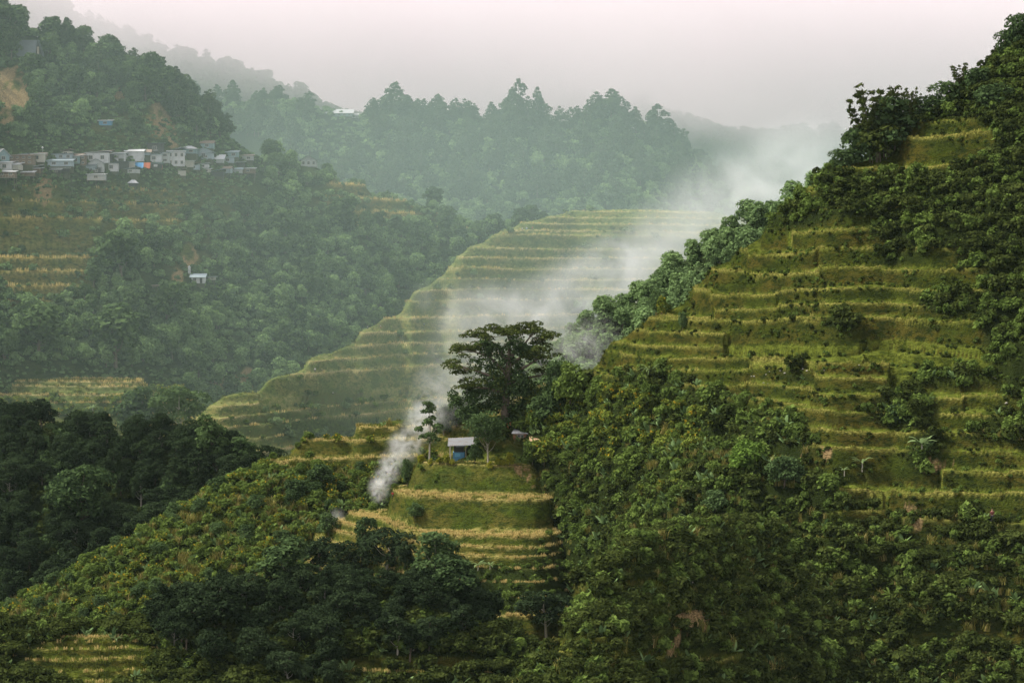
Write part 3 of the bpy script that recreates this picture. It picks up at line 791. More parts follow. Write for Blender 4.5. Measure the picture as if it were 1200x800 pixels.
def house(px, py, wpx, hpx, label, wall, roof, kind='gable', rpx=5.0, depth=6.0, wins=2, storeys=1, door=False, stilt=0.0, yaw=0.0, over=0.5, name='house', cat='house', ridge_along=True,
          roof_label=None, rail=False, Y=None, winmat=GLASS, cheek=True):
    """px, py: middle of the front wall's foot; sizes in photo pixels become metres at that distance"""
    if Y is None:
        x, Y, z = hit(px, py + stilt)
        if py < 345 and px < 330:          # stands out from the slope on its footing
            Y -= 1.6; x, z = x_at(px, Y), z_at(py + stilt, Y)
    else:
        x, z = x_at(px, Y), z_at(py + stilt, Y)
    if px < 330 and py < 230:
        wpx *= 1.12; hpx *= 1.08
        if wins > 1 and storeys == 1:
            wins -= 1
    s = Y / F
    w, h, rh, st = wpx * s, hpx * s, rpx * s, stilt * s
    r = root(name, (x, Y, z), label, cat, 'houses on the left hillside' if cat == 'house' and py < 230 else None, yaw)
    zb = st
    x0, x1, y0, y1 = -w / 2, w / 2, 0.0, depth
    b = MB(); b.box(x0, x1, y0, y1, zb, zb + h)
    zt = zb + h
    if kind == 'gable' and cheek:
        if ridge_along:
            for xx in (x0, x1):
                b.add([(xx, y0, zt), (xx, y1, zt), (xx, (y0 + y1) / 2, zt + rh)], [(0, 1, 2, 2)])
        else:
            for yy in (y0, y1):
                b.add([(x0, yy, zt), (x1, yy, zt), (0, yy, zt + rh)], [(0, 1, 2, 2)])
    b.build('wall', wall, r)
    if not st:
        fb = MB(); fb.box(x0 + .08, x1 - .08, y0 + .08, y1, -2.6, -.003); fb.build('foundation', FOOT, r)
    o, th = over, 0.10
    m = MB(); zr = zt + 0.06
    if kind == 'gable' and ridge_along:
        ym = (y0 + y1) / 2; dz = rh / (ym - y0) * o
        m.slab([(x0 - o, y0 - o, zr - dz), (x1 + o, y0 - o, zr - dz), (x1 + o, ym, zr + rh), (x0 - o, ym, zr + rh)], th)
        m.slab([(x0 - o, ym + .004, zr + rh), (x1 + o, ym + .004, zr + rh), (x1 + o, y1 + o, zr - dz), (x0 - o, y1 + o, zr - dz)], th)
    elif kind == 'gable':
        dz = rh / (w / 2) * o
        m.slab([(x0 - o, y0 - o, zr - dz), (0, y0 - o, zr + rh), (0, y1 + o, zr + rh), (x0 - o, y1 + o, zr - dz)], th)
        m.slab([(.004, y0 - o, zr + rh), (x1 + o, y0 - o, zr - dz), (x1 + o, y1 + o, zr - dz), (.004, y1 + o, zr + rh)], th)
    elif kind == 'shed':
        m.slab([(x0 - o, y0 - o, zr), (x1 + o, y0 - o, zr), (x1 + o, y1 + o, zr + rh), (x0 - o, y1 + o, zr + rh)], th)
    elif kind == 'tilt':       # falls to one side
        m.slab([(x0 - o, y0 - o, zr), (x1 + o, y0 - o, zr + rh), (x1 + o, y1 + o, zr + rh), (x0 - o, y1 + o, zr)], th)
    elif kind == 'hip':
        a = (0, depth / 2, zr + rh); k = w * .22
        P = [(x0 - o, y0 - o, zr), (x1 + o, y0 - o, zr), (x1 + o, y1 + o, zr), (x0 - o, y1 + o, zr), (-k, depth / 2, zr + rh), (k, depth / 2, zr + rh)]
        m.add(P, [(0, 1, 5, 4), (1, 2, 5, 5), (2, 3, 4, 5), (3, 0, 4, 4), (0, 3, 2, 1)])
    elif kind == 'flat':
        m.box(x0 - o, x1 + o, y0 - o, y1 + o, zr, zr + max(rh, .15))
    ro = m.build('roof', roof, r)
    if kind in ('shed', 'gable', 'tilt') and wpx * 0.85 > 12:
        ri = MB()        # the ribs of the tin sheets
        n = int(w / 0.9)
        for i in range(n + 1):
            xx = x0 - o + .05 + (w + 2 * o - .1) * i / n
            if kind == 'shed':
                ri.slab([(xx - .04, y0 - o, zr + .05), (xx + .04, y0 - o, zr + .05), (xx + .04, y1 + o, zr + rh + .05), (xx - .04, y1 + o, zr + rh + .05)], .048)
            elif kind == 'gable' and ridge_along:
                ri.slab([(xx - .04, y0 - o, zr - dz + .05), (xx + .04, y0 - o, zr - dz + .05), (xx + .04, ym, zr + rh + .05), (xx - .04, ym, zr + rh + .05)], .048)
        if ri.n:
            ri.build('rib', roof, ro)
    sh = h / storeys
    for k in range(storeys):
        for i in range(wins):
            cx = x0 + w * (i + .5) / wins
            ww, wh = min(w / wins * .42, 1.3), min(sh * .42, 1.3)
            zc = zb + sh * (k + .55)
            if door and k == 0 and i == wins - 1:
                dd = MB(); dd.box(cx - .45, cx + .45, -.05, .02, zb + .05, zb + min(sh * .8, 2.0)); dd.build('door', W_DARK, r)
                continue
            f = MB(); f.box(cx - ww / 2 - .09, cx + ww / 2 + .09, -.06, .0, zc - wh / 2 - .09, zc + wh / 2 + .09)
            fo = f.build('window', WOOD_P, r)
            p = MB(); p.box(cx - ww / 2, cx - .03, -.075, -.055, zc - wh / 2, zc + wh / 2); p.build('pane', winmat, fo)
            p = MB(); p.box(cx + .03, cx + ww / 2, -.075, -.055, zc - wh / 2, zc + wh / 2); p.build('pane', winmat, fo)
    if st:
        n = max(2, int(w / 2.2) + 1)
        for i in range(n):
            for yy in (0.15, depth - .3):
                xx = x0 + .15 + (w - .3) * i / (n - 1)
                p = MB(); p.tube([(xx, yy, -2.6), (xx, yy, zb)], .09, 5); p.build('post', WOOD, r)
        p = MB(); p.box(x0 - .2, x1 + .2, -.25, depth, zb - .14, zb - .002); p.build('floor', WOOD, r)
    if rail:
        p = MB()
        for i in range(int(w / 1.0) + 1):
            xx = x0 + i * w / int(w / 1.0)
            p.tube([(xx, -.95, zb), (xx, -.95, zb + .9)], .035, 4)
        p.tube([(x0, -.95, zb + .9), (x1, -.95, zb + .9)], .045, 4)
        p.box(x0, x1, -1.05, -.0, zb - .13, zb - .01)
        p.build('balcony', WOOD_P, r)
    return r

if True:
    hs = house
    hs(5, 190, 13, 8, 'pale gabled house at the far left end of the hillside village', W_TEAL, TIN_W, 'gable', 7, 6, 1, over=.6, ridge_along=False, yaw=.5)
    hs(6, 200, 14, 9, 'white block-walled house below the gabled house at the village end', W_WHITE, TIN_W, 'shed', 2, 5, 2)
    hs(8, 208, 18, 6, 'timber house on stilts with a pale balcony rail, lowest at the village end', W_BROWN, TIN, 'shed', 2, 4, 3, stilt=7, rail=True)
    hs(25, 193, 25, 10, 'two-storey brown wooden house with dark windows in the row of pale houses', W_BROWN, TIN_R, 'shed', 2, 6, 4, storeys=2)
    hs(44, 190, 15, 9, 'cream cement house with a dish on its roof, right of the brown wooden house', W_CREAM, TIN, 'shed', 1.6, 5, 2)
    hs(33, 206, 13, 3.5, 'small white-roofed shed on stilts below the brown wooden house', W_BROWN, TIN_W, 'shed', 3, 4, 0, stilt=4, name='shed', cat='shed')
    hs(18, 199, 8, 4, 'small lean-to with a crumpled bright tin roof beside the block-walled house', W_GREY, TIN_W, 'tilt', 2, 4, 0, name='shed', cat='shed')
    hs(68, 187, 30, 6, 'upper long blue-grey tin shed with a dark roof', TIN_B, TIN_D, 'shed', 2, 5, 5, name='shed', cat='shed')
    hs(64, 195, 38, 6, 'lower long blue-grey tin shed with a sloping dark roof', TIN_B, TIN_B, 'shed', 3, 4, 4, name='shed', cat='shed')
    hs(43, 200, 12, 4, 'low shed under scraps of white tin below the long grey sheds', W_DARK, TIN_W, 'tilt', 2.5, 4, 0, name='shed', cat='shed')
    hs(70, 201, 22, 3.5, 'open dark store under the lower long shed', W_DARK, TIN, 'shed', 1.2, 3, 0, name='shed', cat='shed')
    hs(89, 192, 14, 8, 'teal-walled house with a bright white roof edge beside the long sheds', W_TEAL, TIN_W, 'shed', 2, 5, 2)
    hs(98, 194, 6, 11, 'narrow timber tower house with an open dark side', W_BROWN, TIN_W, 'shed', 1.5, 5, 1, storeys=2)
    hs(114, 191, 24, 11, 'pale-walled house under a long white roof above the gabled hut', W_WHITE, TIN_W, 'tilt', 2.2, 6, 3)
    hs(127, 189, 10, 8, 'dark open-sided house between two white houses', W_DARK, TIN_W, 'shed', 2, 6, 2)
    hs(113, 202, 16, 10, 'grey-green hut with a dark gable roof', W_GREY, TIN_D, 'gable', 5, 5, 2, over=.4, ridge_along=False)
    hs(131, 201, 14, 9, 'white hut joined to the right side of the gabled hut', W_WHITE, TIN_D, 'shed', 1.5, 5, 2)
    hs(113, 211, 18, 6, 'grey cement hut with cluttered balcony, on stilts below the gabled hut', W_GREY, TIN, 'shed', 1.4, 4, 2, stilt=6, rail=True)
    hs(141, 189, 11, 9, 'narrow white house with a window gap, left of the largest white wall', W_WHITE, TIN_W, 'shed', 2, 6, 1)
    hs(158, 189, 18, 11, 'house with the largest blank white wall in the village', W_WHITE, TIN_W, 'gable', 2.5, 6, 0, over=.6)
    hs(143, 198, 13, 8, 'dark shed beneath the narrow white house', W_DARK, TIN_D, 'shed', 1, 4, 0, name='shed', cat='shed')
    hs(153, 197, 9, 6.5, 'cream store beside the blue tarpaulin', W_CREAM, TIN, 'shed', 1, 4, 0, name='shed', cat='shed')
    hs(182, 180, 16, 11, 'dark wooden shed standing above the village row', W_DARK, TIN_D, 'shed', 1.2, 5, 1, name='shed', cat='shed')
    hs(181, 190, 16, 8, 'white house right of the tarpaulins under a pale teal roof', W_WHITE, TIN_B, 'shed', 1.6, 5, 2)
    hs(194, 191, 9, 11, 'grey stair house against the white cement house', W_GREY, TIN_B, 'shed', 1.2, 5, 1, storeys=2)
    hs(207, 195, 18, 16, 'white two-storey cement house with square windows', W_WHITE, TIN_W, 'flat', 1.0, 6, 3, storeys=2, yaw=.15)
    hs(218, 180, 23, 5, 'teal house under a wide pale hipped roof', W_TEAL, TIN_W, 'hip', 4, 7, 3, over=.8)
    hs(243, 174, 13, 6, 'topmost teal hut with a pinkish roof', W_TEAL, TIN_R, 'gable', 3, 5, 2)
    hs(239, 187, 18, 9, 'blue-grey gabled house below the topmost hut', TIN_B, TIN_B, 'gable', 4, 6, 2, ridge_along=False)
    hs(222, 196, 9, 7, 'small hut with a blue door', W_CREAM, TIN, 'shed', 1, 4, 0, name='hut', cat='hut')
    hs(255, 191, 13, 4, 'hut under a steep bright tin roof', W_GREY, TIN_W, 'shed', 6, 4, 0, name='hut', cat='hut')
    hs(238, 197, 12, 4, 'small white-roofed hut at the lower edge of the village', W_WHITE, TIN_W, 'tilt', 1.6, 4, 1, name='hut', cat='hut')
    hs(242, 202, 9, 3.5, 'open cream hut, lowest below the bright tin roof', W_CREAM, TIN_W, 'shed', 1.4, 3, 1, name='hut', cat='hut')
    hs(269, 184, 18, 5, 'long house with a pale blue roof near the right end of the village', W_TEAL, TIN_B, 'shed', 3, 5, 3)
    hs(267, 191, 12, 6, 'blue-grey sheet-walled house under the long pale roof', TIN_B, TIN_B, 'shed', 1.2, 4, 1)
    hs(287, 188, 17, 5, 'last house on the right of the village with a brown-edged roof', W_GREY, TIN_R, 'shed', 2.4, 5, 3)
    hs(279, 195, 13, 4, 'dark cluttered shed below the last houses on the right', W_DARK, TIN, 'tilt', 1.5, 4, 0, name='shed', cat='shed')
    hs(291, 203, 14, 5, 'small stilt hut at the lower right end of the village', W_BROWN, TIN, 'shed', 1.5, 4, 1, stilt=4, name='hut', cat='hut')
    hs(156, 218, 8, 3, 'lone little hut with a pale pyramid roof on the slope', W_DARK, TIN_W, 'hip', 4, 3, 0, over=.5, name='hut', cat='hut')
    hs(232, 332, 15, 8, 'white house with a tin gable among trees on the slope below the village', W_WHITE, TIN_B, 'gable', 3.5, 5, 2, over=.7, door=True)
    hs(246, 328, 12, 3.5, 'open-sided dark-roofed shelter joined to the white house on the slope', W_CREAM, TIN_D, 'shed', 1.0, 4, 2, over=.7, name='shelter', cat='shelter')
    hs(124, 147, 13, 5, 'little blue hut with a white roof alone among the trees above the village', W_BLUE, TIN_W, 'shed', 2, 4, 1, name='hut', cat='hut')
    hs(182, 336, 7, 1.5, 'low roof of red tin half hidden in the trees', W_BROWN, TIN_R, 'shed', 1, 3, 0, name='shed', cat='shed')
    hs(395, 137, 36, 3.5, 'long white-roofed building high on the forested ridge', W_TEAL, mat('sunlit tin', (.36, .37, .38), .5, .3, .8), 'shed', 6, 8, 6, over=.9, name='long_building', cat='building')  # long roof has its own grey tin with some dirt
    hs(415, 140, 11, 4, 'small grey annex beside the long white-roofed building', W_GREY, TIN_W, 'shed', 2, 6, 1, name='annex', cat='building')
    hs(362, 196, 18, 8, 'grey gabled house alone on the shoulder of the left hill', W_GREY, TIN_D, 'gable', 5, 5, 3, over=.8, ridge_along=False)
    # the dark steep-roofed house high on the left
    r = hs(30, 66, 22, 1.5, 'dark steep-roofed wooden house high on the left hillside', W_DARK, TIN_D, 'gable', 18, 6, 0, over=.3, name='steep_house')
    g = hs(46, 66, 9, 1.2, 'narrow dark gable with a pale opening beside the steep-roofed house', W_DARK, TIN_D, 'gable', 18, 5, 0, over=.3, ridge_along=False, name='steep_gable')
    w_ = MB(); w_.box(-.45, .45, -.08, -.02, .8, 3.6); w_.build('door', WOOD_P, g)
    for (a, b_, c_, d_) in ((-5, 312, 162, 238), (210, 262, 322, 352), (352, 382, 185, 206), (366, 430, 112, 185), (20, 60, 45, 86), (110, 138, 138, 158), (174, 192, 326, 345)):
        HOUSE_ZONES.append((a, b_, c_, d_))

    # small sheds that fill the gaps of the village row
    rr = random.Random(5)
    for i in range(22):
        px, py = 14 + i * 12.6 + rr.uniform(-4, 4), rr.choice((182, 186, 199, 203, 206)) + (4 if i > 17 else 0)
        wl, wn = rr.choice(((W_GREY, 'grey'), (W_BROWN, 'brown'), (W_DARK, 'dark'), (TIN_B, 'blue-grey'), (W_CREAM, 'cream')))
        rf, rn = rr.choice(((TIN, 'dull tin'), (TIN_B, 'blue-grey'), (TIN_R, 'rusty'), (TIN_W, 'pale tin'), (TIN_D, 'dark')))
        hs(px, py, rr.uniform(8, 15), rr.uniform(3.5, 6), 'small %s shed with %s roof %s' % (wn, rn, where(px, py)), wl, rf, rr.choice(('shed', 'tilt', 'gable')), rr.uniform(1.5, 4), 4, rr.choice((0, 1)), name='shed', cat='shed', yaw=rr.uniform(-.3, .3))
    # tarpaulins and the stall on the village front
    def tarp(px, py, wpx, hpx, m, label):
        x, Y, z = hit(px, py + 3); s = Y / F
        b = MB(); n = 6; w, h = wpx * s, hpx * s; Y -= 0.6
        top, bot = [], []
        for i in range(n + 1):
            xx = -w / 2 + w * i / n; sag = .12 * math.sin(i * 1.7)
            top.append((xx, .35 + sag * .3, h)); bot.append((xx, -.5 + sag, .0 + .15 * math.sin(i * 2.3)))
        v = top + bot + [(a, c + .03, e) for a, c, e in top] + [(a, c + .03, e) for a, c, e in bot]; q = n + 1
        f = []
        for i in range(n):
            f += [(i, q + i, q + i + 1, i + 1), (2 * q + i, 2 * q + i + 1, 3 * q + i + 1, 3 * q + i)]
        b.add(v, f)
        o = b.build('tarpaulin', m); o.location = (x, Y, z_at(py, Y)); tag(o, label, 'tarpaulin')
    tarp(163.5, 197, 11.5, 6.5, TARP_B, 'blue tarpaulin hung in front of the houses')
    tarp(173, 197.5, 8.5, 7, TARP_O, 'orange tarpaulin hung right beside the blue one')
    tarp(189.5, 199, 3.5, 5.5, TARP_O, 'narrow orange cloth hung at the end of the teal stall')
    hs(183, 197, 13, 5, 'teal-framed open stall right of the tarpaulins', W_DARK, W_TEAL, 'shed', 1, 3, 2, winmat=W_WHITE, name='stall', cat='stall')

    # the blue hut on the knoll: a tin roof on posts over a blue room
    KY = 488.0
    def knoll_house():
        x, Y, z = hit(541, 538); s = Y / F
        r = root('hut', (x, Y, z), 'blue-walled hut under a flat tin roof, beside the round-crowned tree', 'hut')
        b = MB(); b.box(-1.9, .6, 0, 3.0, -.6, 1.35); b.build('wall', W_BLUE, r)
        b = MB(); b.box(-1.7, .45, .25, 2.9, 1.35, 2.9); b.build('upper_wall', W_DARK, r)
        b = MB(); b.box(-1.5, -.3, -.05, .0, .4, 1.15); b.build('door', mat('light blue door', (0.14, 0.38, 0.55), 0.7, 0.2, 3), r)
        for xx, yy in ((-2.6, -.4), (.9, -.5), (2.8, -.3), (-2.5, 3.1), (2.8, 3.1)):
            p = MB(); p.tube([(xx, yy, -.6), (xx, yy, 3.3 if yy > 1 else 2.9)], .07, 6); p.build('post', WOOD_P, r)
        m = MB(); m.slab([(-3.0, -1.0, 2.75), (3.9, -1.0, 3.05), (3.9, 3.6, 4.45), (-3.0, 3.6, 4.15)], .07)
        ro = m.build('roof', TIN_O, r)
        for i in range(16):
            xx = -2.9 + 6.7 * i / 15; z0 = 2.75 + .3 * (xx + 3) / 6.9
            p = MB(); p.slab([(xx - .05, -1.0, z0 + .05), (xx + .05, -1.0, z0 + .05), (xx + .05, 3.6, z0 + 1.45), (xx - .05, 3.6, z0 + 1.45)], .048); p.build('rib', TIN_O, ro)
        m = MB(); m.slab([(-1.2, -1.15, 2.62), (.9, -1.15, 2.72), (.9, -.2, 2.9), (-1.2, -.2, 2.8)], .05); m.build('eave', TIN_D, r)
    knoll_house()
    house(610, 517, 17, 6.5, 'brown board hut with a white tin roof, behind the knoll', mat('red brown boards', (0.26, 0.13, 0.075), .9, .4, 1.5), TIN, 'shed', 4.5, 3.0, 1, over=.35, name='hut', cat='hut', yaw=-.15)
    house(630, 521, 16, 4, 'low hut with a tan roof, right of the white-roofed board hut', W_BROWN, mat('tan thatch', (0.42, 0.28, 0.16), .95, .4, 2), 'shed', 4, 3.0, 0, over=.3, name='hut', cat='hut')
    HOUSE_ZONES.append((-50, 205, 430, 490)); HOUSE_ZONES.append((520, 562, 532, 572)); HOUSE_ZONES.append((598, 648, 508, 535))
    # orange sheet leaning by the board hut
    x, Y, z = hit(597, 509)
    b = MB(); b.slab([(-.5, .0, .05), (.5, .0, .05), (.35, .5, 2.1), (-.6, .5, 1.8)], .06)
    o = b.build('metal_sheet', TARP_O); o.location = (x, Y, z); tag(o, 'orange rusty sheet leaning upright left of the board hut', 'metal sheet')
    # brick-red wall with a white post, among the dark trees below
    x, Y, z = hit(450, 712)
    r = root('low_wall', (x, Y - 1, z), 'low brick-red wall half hidden under the dark trees', 'wall')
    for i in range(3):
        for k in range(10):
            b = MB(); b.box(-2.4 + k * .47 + (i % 2) * .1, -2.4 + k * .47 + .45 + (i % 2) * .1, 0, .3, -.3 + i * .42, -.3 + i * .42 + .40); b.build('block', mat('red block', (0.16, 0.075, 0.045), .9, .4, 2), r)
    b = MB(); b.tube([(0, 0, -.4), (0, 0, 1.7)], .16, 8); o = b.build('white_post', W_WHITE); o.location = (x + 2.6, Y - 1.1, z); tag(o, 'short white post at the right end of the brick-red wall', 'post')
    x, Y, z = hit(222, 321); b = MB(); b.box(-.45, .45, -.3, .3, -.5, 2.4); b.add([(-.55, -.4, 2.4), (.55, -.4, 2.4), (.55, .4, 2.4), (-.55, .4, 2.4), (0, 0, 2.9), (0, 0, 2.9)], [(0, 1, 4, 4), (1, 2, 4, 4), (2, 3, 4, 4), (3, 0, 4, 4)])
    o = b.build('white_shrine', W_WHITE); o.location = (x, Y, z); tag(o, 'small white pillar on the slope above the white house', 'pillar')

    # timber poles
    def pole(px, py, hpx, lean, label, m=WOOD, rad=.12, wires=False):
        x, Y, z = hit(px, py); h = hpx * Y / F
        r = root('utility_pole' if wires else 'dead_pole', (x, Y, z), label, 'pole')
        b = MB(); b.tube([(0, 0, -.6), (lean * h * .5, .0, h * .5), (lean * h, 0, h)], [rad * 1.2, rad, rad * .7], 7); b.build('shaft', m, r)
        if wires:
            b = MB(); b.box(-.9, .9, -.06, .06, h - .7, h - .55); b.build('crossarm', m, r)
        else:
            b = MB(); b.tube([(lean * h * .7, 0, h * .7), (lean * h * .7 - .5, 0, h * .82)], [rad * .5, rad * .3], 5); b.build('stub', m, r)
    pole(142.5, 100, 9, 0, 'wooden power pole on the bare crest above the village', wires=True)
    pole(269, 724, 28, .55, 'pale dead stem leaning right in the dark trees', BARK_PALE, .07)
    pole(329, 700, 26, -.3, 'thin pale dead stem standing in the dark trees', BARK_PALE, .06)
    pole(207, 188, 12, 0, 'grey power pole behind the white two-storey house', wires=True)
    # dish on the cream house
    x, Y, z = hit(50, 190)
    b = MB(); b.tube([(0, 0, 0), (0, 0, 1.2)], .05, 5); b.tube([(0, -.12, 1.2), (0, -.2, 1.55), (0, -.12, 2.0)], [.1, .42, .1], 8)
    o = b.build('dish', W_WHITE); o.location = (x, Y + 1.5, z + 9.5 * Y / F + .3); tag(o, 'white dish aerial standing on the cream house', 'dish')

# ------------------------------------------------------------------ people (each a grown skin over a jointed skeleton)
def skin_mesh(name, pts, edges, m, parent, sub=1):
    me = bpy.data.meshes.new(name); me.from_pydata([p[:3] for p in pts], edges, []); me.update()
    o = link(name, me, parent)
    md = o.modifiers.new('skin', 'SKIN'); md.use_smooth_shade = True
    for i, p in enumerate(pts):
        sv = me.skin_vertices[0].data[i]; sv.radius = (p[3], p[4] if len(p) > 4 else p[3]); sv.use_root = (i == 0)
    sd_ = o.modifiers.new('sub', 'SUBSURF'); sd_.levels = sub; sd_.render_levels = sub
    me.materials.append(m)
    return o
def person(px, py, shirt, trousers, label, pose='stand', face=0.0, hpx=None, group=None, hat=None):
    x, Y, z = hit(px, py)
    r = root('person', (x, Y, z), label, 'person', group, face)
    k = (hpx * Y / F / 1.65) if hpx else 1.0
    r.scale = (k, k, k)
    sit = pose == 'sit'; bend = pose == 'bend'
    hz = .30 if sit else .86
    if bend:
        sh = (0, -.32, 1.12); hd = (0, -.50, 1.22)
    else:
        sh = (0, .0, hz + .50); hd = (0, -.04, hz + .72)
    hip = (0, 0, hz)
    def legs():
        o = []
        for s_ in (-1, 1):
            if sit:
                o.append([(s_ * .10, -.02, .28), (s_ * .13, -.36, .40), (s_ * .12, -.42, .06), (s_ * .12, -.54, .04)])
            else:
                st = .10 * s_ if pose == 'walk' else 0
                o.append([(s_ * .09, 0, .82), (s_ * .10, -.03 - st, .46), (s_ * .11, .02 + st, .07), (s_ * .12, -.13 + st, .04)])
        return o
    def arms():
        o = []
        for s_ in (-1, 1):
            if bend:
                o.append([(s_ * .19, sh[1], 1.08), (s_ * .22, -.42, .82), (s_ * .16, -.52, .58), (s_ * .16, -.56, .48)])
            elif sit:
                o.append([(s_ * .19, 0, hz + .46), (s_ * .24, -.08, hz + .2), (s_ * .15, -.28, hz + .12), (s_ * .12, -.36, hz + .10)])
            else:
                o.append([(s_ * .19, 0, 1.32), (s_ * .24, .02, 1.06), (s_ * .23, -.08, .84), (s_ * .23, -.10, .74)])
        return o
    pts = [(*hip, .12, .09), (0, (sh[1]) * .5, (hip[2] + sh[2]) / 2, .11, .085), (*sh, .12, .08), ((sh[0] + hd[0]) / 2, (sh[1] + hd[1]) / 2, (sh[2] + hd[2]) / 2 - .01, .05), (*hd, .085, .095), (hd[0], hd[1] - .01, hd[2] + .10, .07)]
    ed = [(0, 1), (1, 2), (2, 3), (3, 4), (4, 5)]
    for a in arms():
        b0 = len(pts); pts += [(*a[0], .05), (*a[1], .042), (*a[2], .032), (*a[3], .03)]; ed += [(2, b0), (b0, b0 + 1), (b0 + 1, b0 + 2), (b0 + 2, b0 + 3)]
    for l_ in legs():
        b0 = len(pts); pts += [(*l_[0], .08), (*l_[1], .055), (*l_[2], .038), (*l_[3], .032)]; ed += [(0, b0), (b0, b0 + 1), (b0 + 1, b0 + 2), (b0 + 2, b0 + 3)]
    skin_mesh('body', pts, ed, SKIN, r)
    t = [(*hip, .155, .12), (0, sh[1] * .5, (hip[2] + sh[2]) / 2, .145, .115), (sh[0], sh[1], sh[2] - .02, .155, .11)]
    ed = [(0, 1), (1, 2)]
    for a in arms():
        b0 = len(t); t += [(*a[0], .075), (a[1][0], a[1][1], a[1][2], .062)]; ed += [(2, b0), (b0, b0 + 1)]
    skin_mesh('shirt', t, ed, CLOTH[shirt], r)
    t = [(hip[0], hip[1], hip[2] + .03, .15, .12)]; ed = []
    for l_ in legs():
        b0 = len(t); t += [(*l_[0], .105), (*l_[1], .08), (l_[2][0], l_[2][1], l_[2][2] + .05, .06)]; ed += [(0, b0), (b0, b0 + 1), (b0 + 1, b0 + 2)]
    skin_mesh('trousers', t, ed, CLOTH[trousers], r)
    t = [(hd[0], hd[1] + .03, hd[2] + .04, .10, .10), (hd[0], hd[1] + .02, hd[2] + .12, .085, .085)]
    skin_mesh('hair', t, [(0, 1)], CLOTH[hat] if hat else HAIR, r)
    return r
person(460, 593, 'red', 'dark', 'person in a red shirt standing at the edge of the smoking terrace', hpx=10, face=2.8)
person(1164, 620, 'maroon', 'dark', 'person in dark maroon clothes walking up the grassy slope', 'walk', hpx=16, face=3.0)
person(1073, 491, 'red', 'dark', 'person in red bending at the terrace corner above the banana plants', 'bend', hpx=8, face=1.2)
person(634, 251, 'blue', 'dark', 'person in pale blue at the end of the topmost far terrace', hpx=5, face=.4)
person(641, 250, 'white', 'dark', 'person in white at the end of the topmost far terrace', hpx=5)
person(612, 271, 'white', 'dark', 'person in white sitting on the grassy far terrace', 'sit', hpx=5)
person(617, 271, 'white', 'blue', 'person in white and blue sitting on the grassy far terrace', 'sit', hpx=5, face=.5)
person(624, 271, 'red', 'dark', 'person in red sitting on the grassy far terrace', 'sit', hpx=5, face=-.4)
person(686, 248, 'dark', 'dark', 'dark-clothed person near the middle of the topmost far terrace', hpx=3.5)
person(431, 387, 'white', 'dark', 'left one of the people walking along the long far rim below the brushy wall', 'walk', hpx=4.5, face=1.5)
person(446, 387, 'white', 'red', 'person in white and red walking along the long far rim', 'walk', hpx=4.5, face=1.5)
person(497, 387, 'blue', 'dark', 'person in blue walking near the smoke on the long far rim', 'walk', hpx=4.5, face=1.5)
person(369, 439, 'white', 'dark', 'person in white below the earth mound on the far terraces', hpx=6)
person(390, 463, 'white', 'dark', 'person in white standing between the two lowest long far rims', hpx=4)
person(545, 287, 'maroon', 'dark', 'dark red figure on the bare corner of the far terraces', hpx=4)

# ------------------------------------------------------------------ trees and plants one can tell apart
def protos(fn, k, leafm, bark, seed0, one=False, **kw):
    out = []
    for i in range(k):
        tr, cr = fn(np.random.default_rng(seed0 + i), **kw)
        if one:
            b = MB()
            for v, f in zip(tr.v, tr.f): pass
            vv = np.vstack(tr.v); ff = np.vstack(tr.f); b.add(vv, ff, 1); b.add(np.vstack(cr.v), np.vstack(cr.f), 0)
            out.append(b.mesh('far_tree', [leafm, bark]))
        else:
            out.append((tr.mesh('trunk', [bark], True), cr.mesh('crown', [leafm])))
    return out
def place(name, pr, x, Y, z, sc, label, cat='tree', group=None, leafm=None):
    s = sc * random.uniform(.97, 1.03)
    if isinstance(pr, tuple):
        r = root(name, (x, Y, z), label, cat, group, random.random() * 6.283)
        link('trunk', pr[0], r); c = link('crown', pr[1], r)
        if leafm:
            c.material_slots[0].link = 'OBJECT'; c.material_slots[0].material = leafm
    else:
        r = link(name, pr, None, (x, Y, z), random.random() * 6.283); tag(r, label, cat, group)
    r.scale = (s * random.uniform(.9, 1.1), s * random.uniform(.9, 1.1), s)
    return r

P_FOREST = [protos(broad_tree, 1, LEAF_DARK, BK, 100 + q, H=10, W=W_, n=n_, leaf=lf_, bare=b_, lumps=l_, spread=s_, flat=f_)[0] for q, (W_, n_, lf_, b_, l_, s_, f_, BK) in enumerate(
    ((8, 2600, .42, .32, 13, .62, .75, BARK), (9.5, 1900, .44, .40, 9, .78, .55, BARK_PALE), (6.2, 2200, .40, .25, 12, .60, .95, BARK), (7.5, 1500, .46, .38, 10, .80, .65, BARK_PALE), (8.8, 3000, .38, .28, 16, .70, .7, BARK), (6.8, 1700, .42, .45, 8, .7, .8, BARK)))]
P_TALL = protos(broad_tree, 4, LEAF_DARK, BARK, 140, H=10, W=5.5, n=1900, leaf=.36, bare=.42, lumps=10, flat=.9)
P_SLOPE = protos(broad_tree, 6, LEAF_MID, BARK, 200, one=True, H=10, W=8.5, n=1300, leaf=.6, bare=.28, lumps=12)
P_SLOPE_D = protos(broad_tree, 5, LEAF_DARK, BARK, 230, one=True, H=10, W=8, n=1300, leaf=.6, bare=.3, lumps=12)
P_PINE = protos(pine, 5, LEAF_PINE, BARK, 300, one=True, H=10, W=6.4, n=1900, leaf=.36, bare=.28)
P_PINE_N = protos(pine, 3, LEAF_PINE, BARK, 320, one=True, H=10, W=4.2, n=1300, leaf=.34, bare=.2)
P_SHRUB = protos(broad_tree, 5, LEAF_BUSH, BARK, 340, H=5, W=5, n=1500, leaf=.30, bare=.2, lumps=10, bark_r=.02)
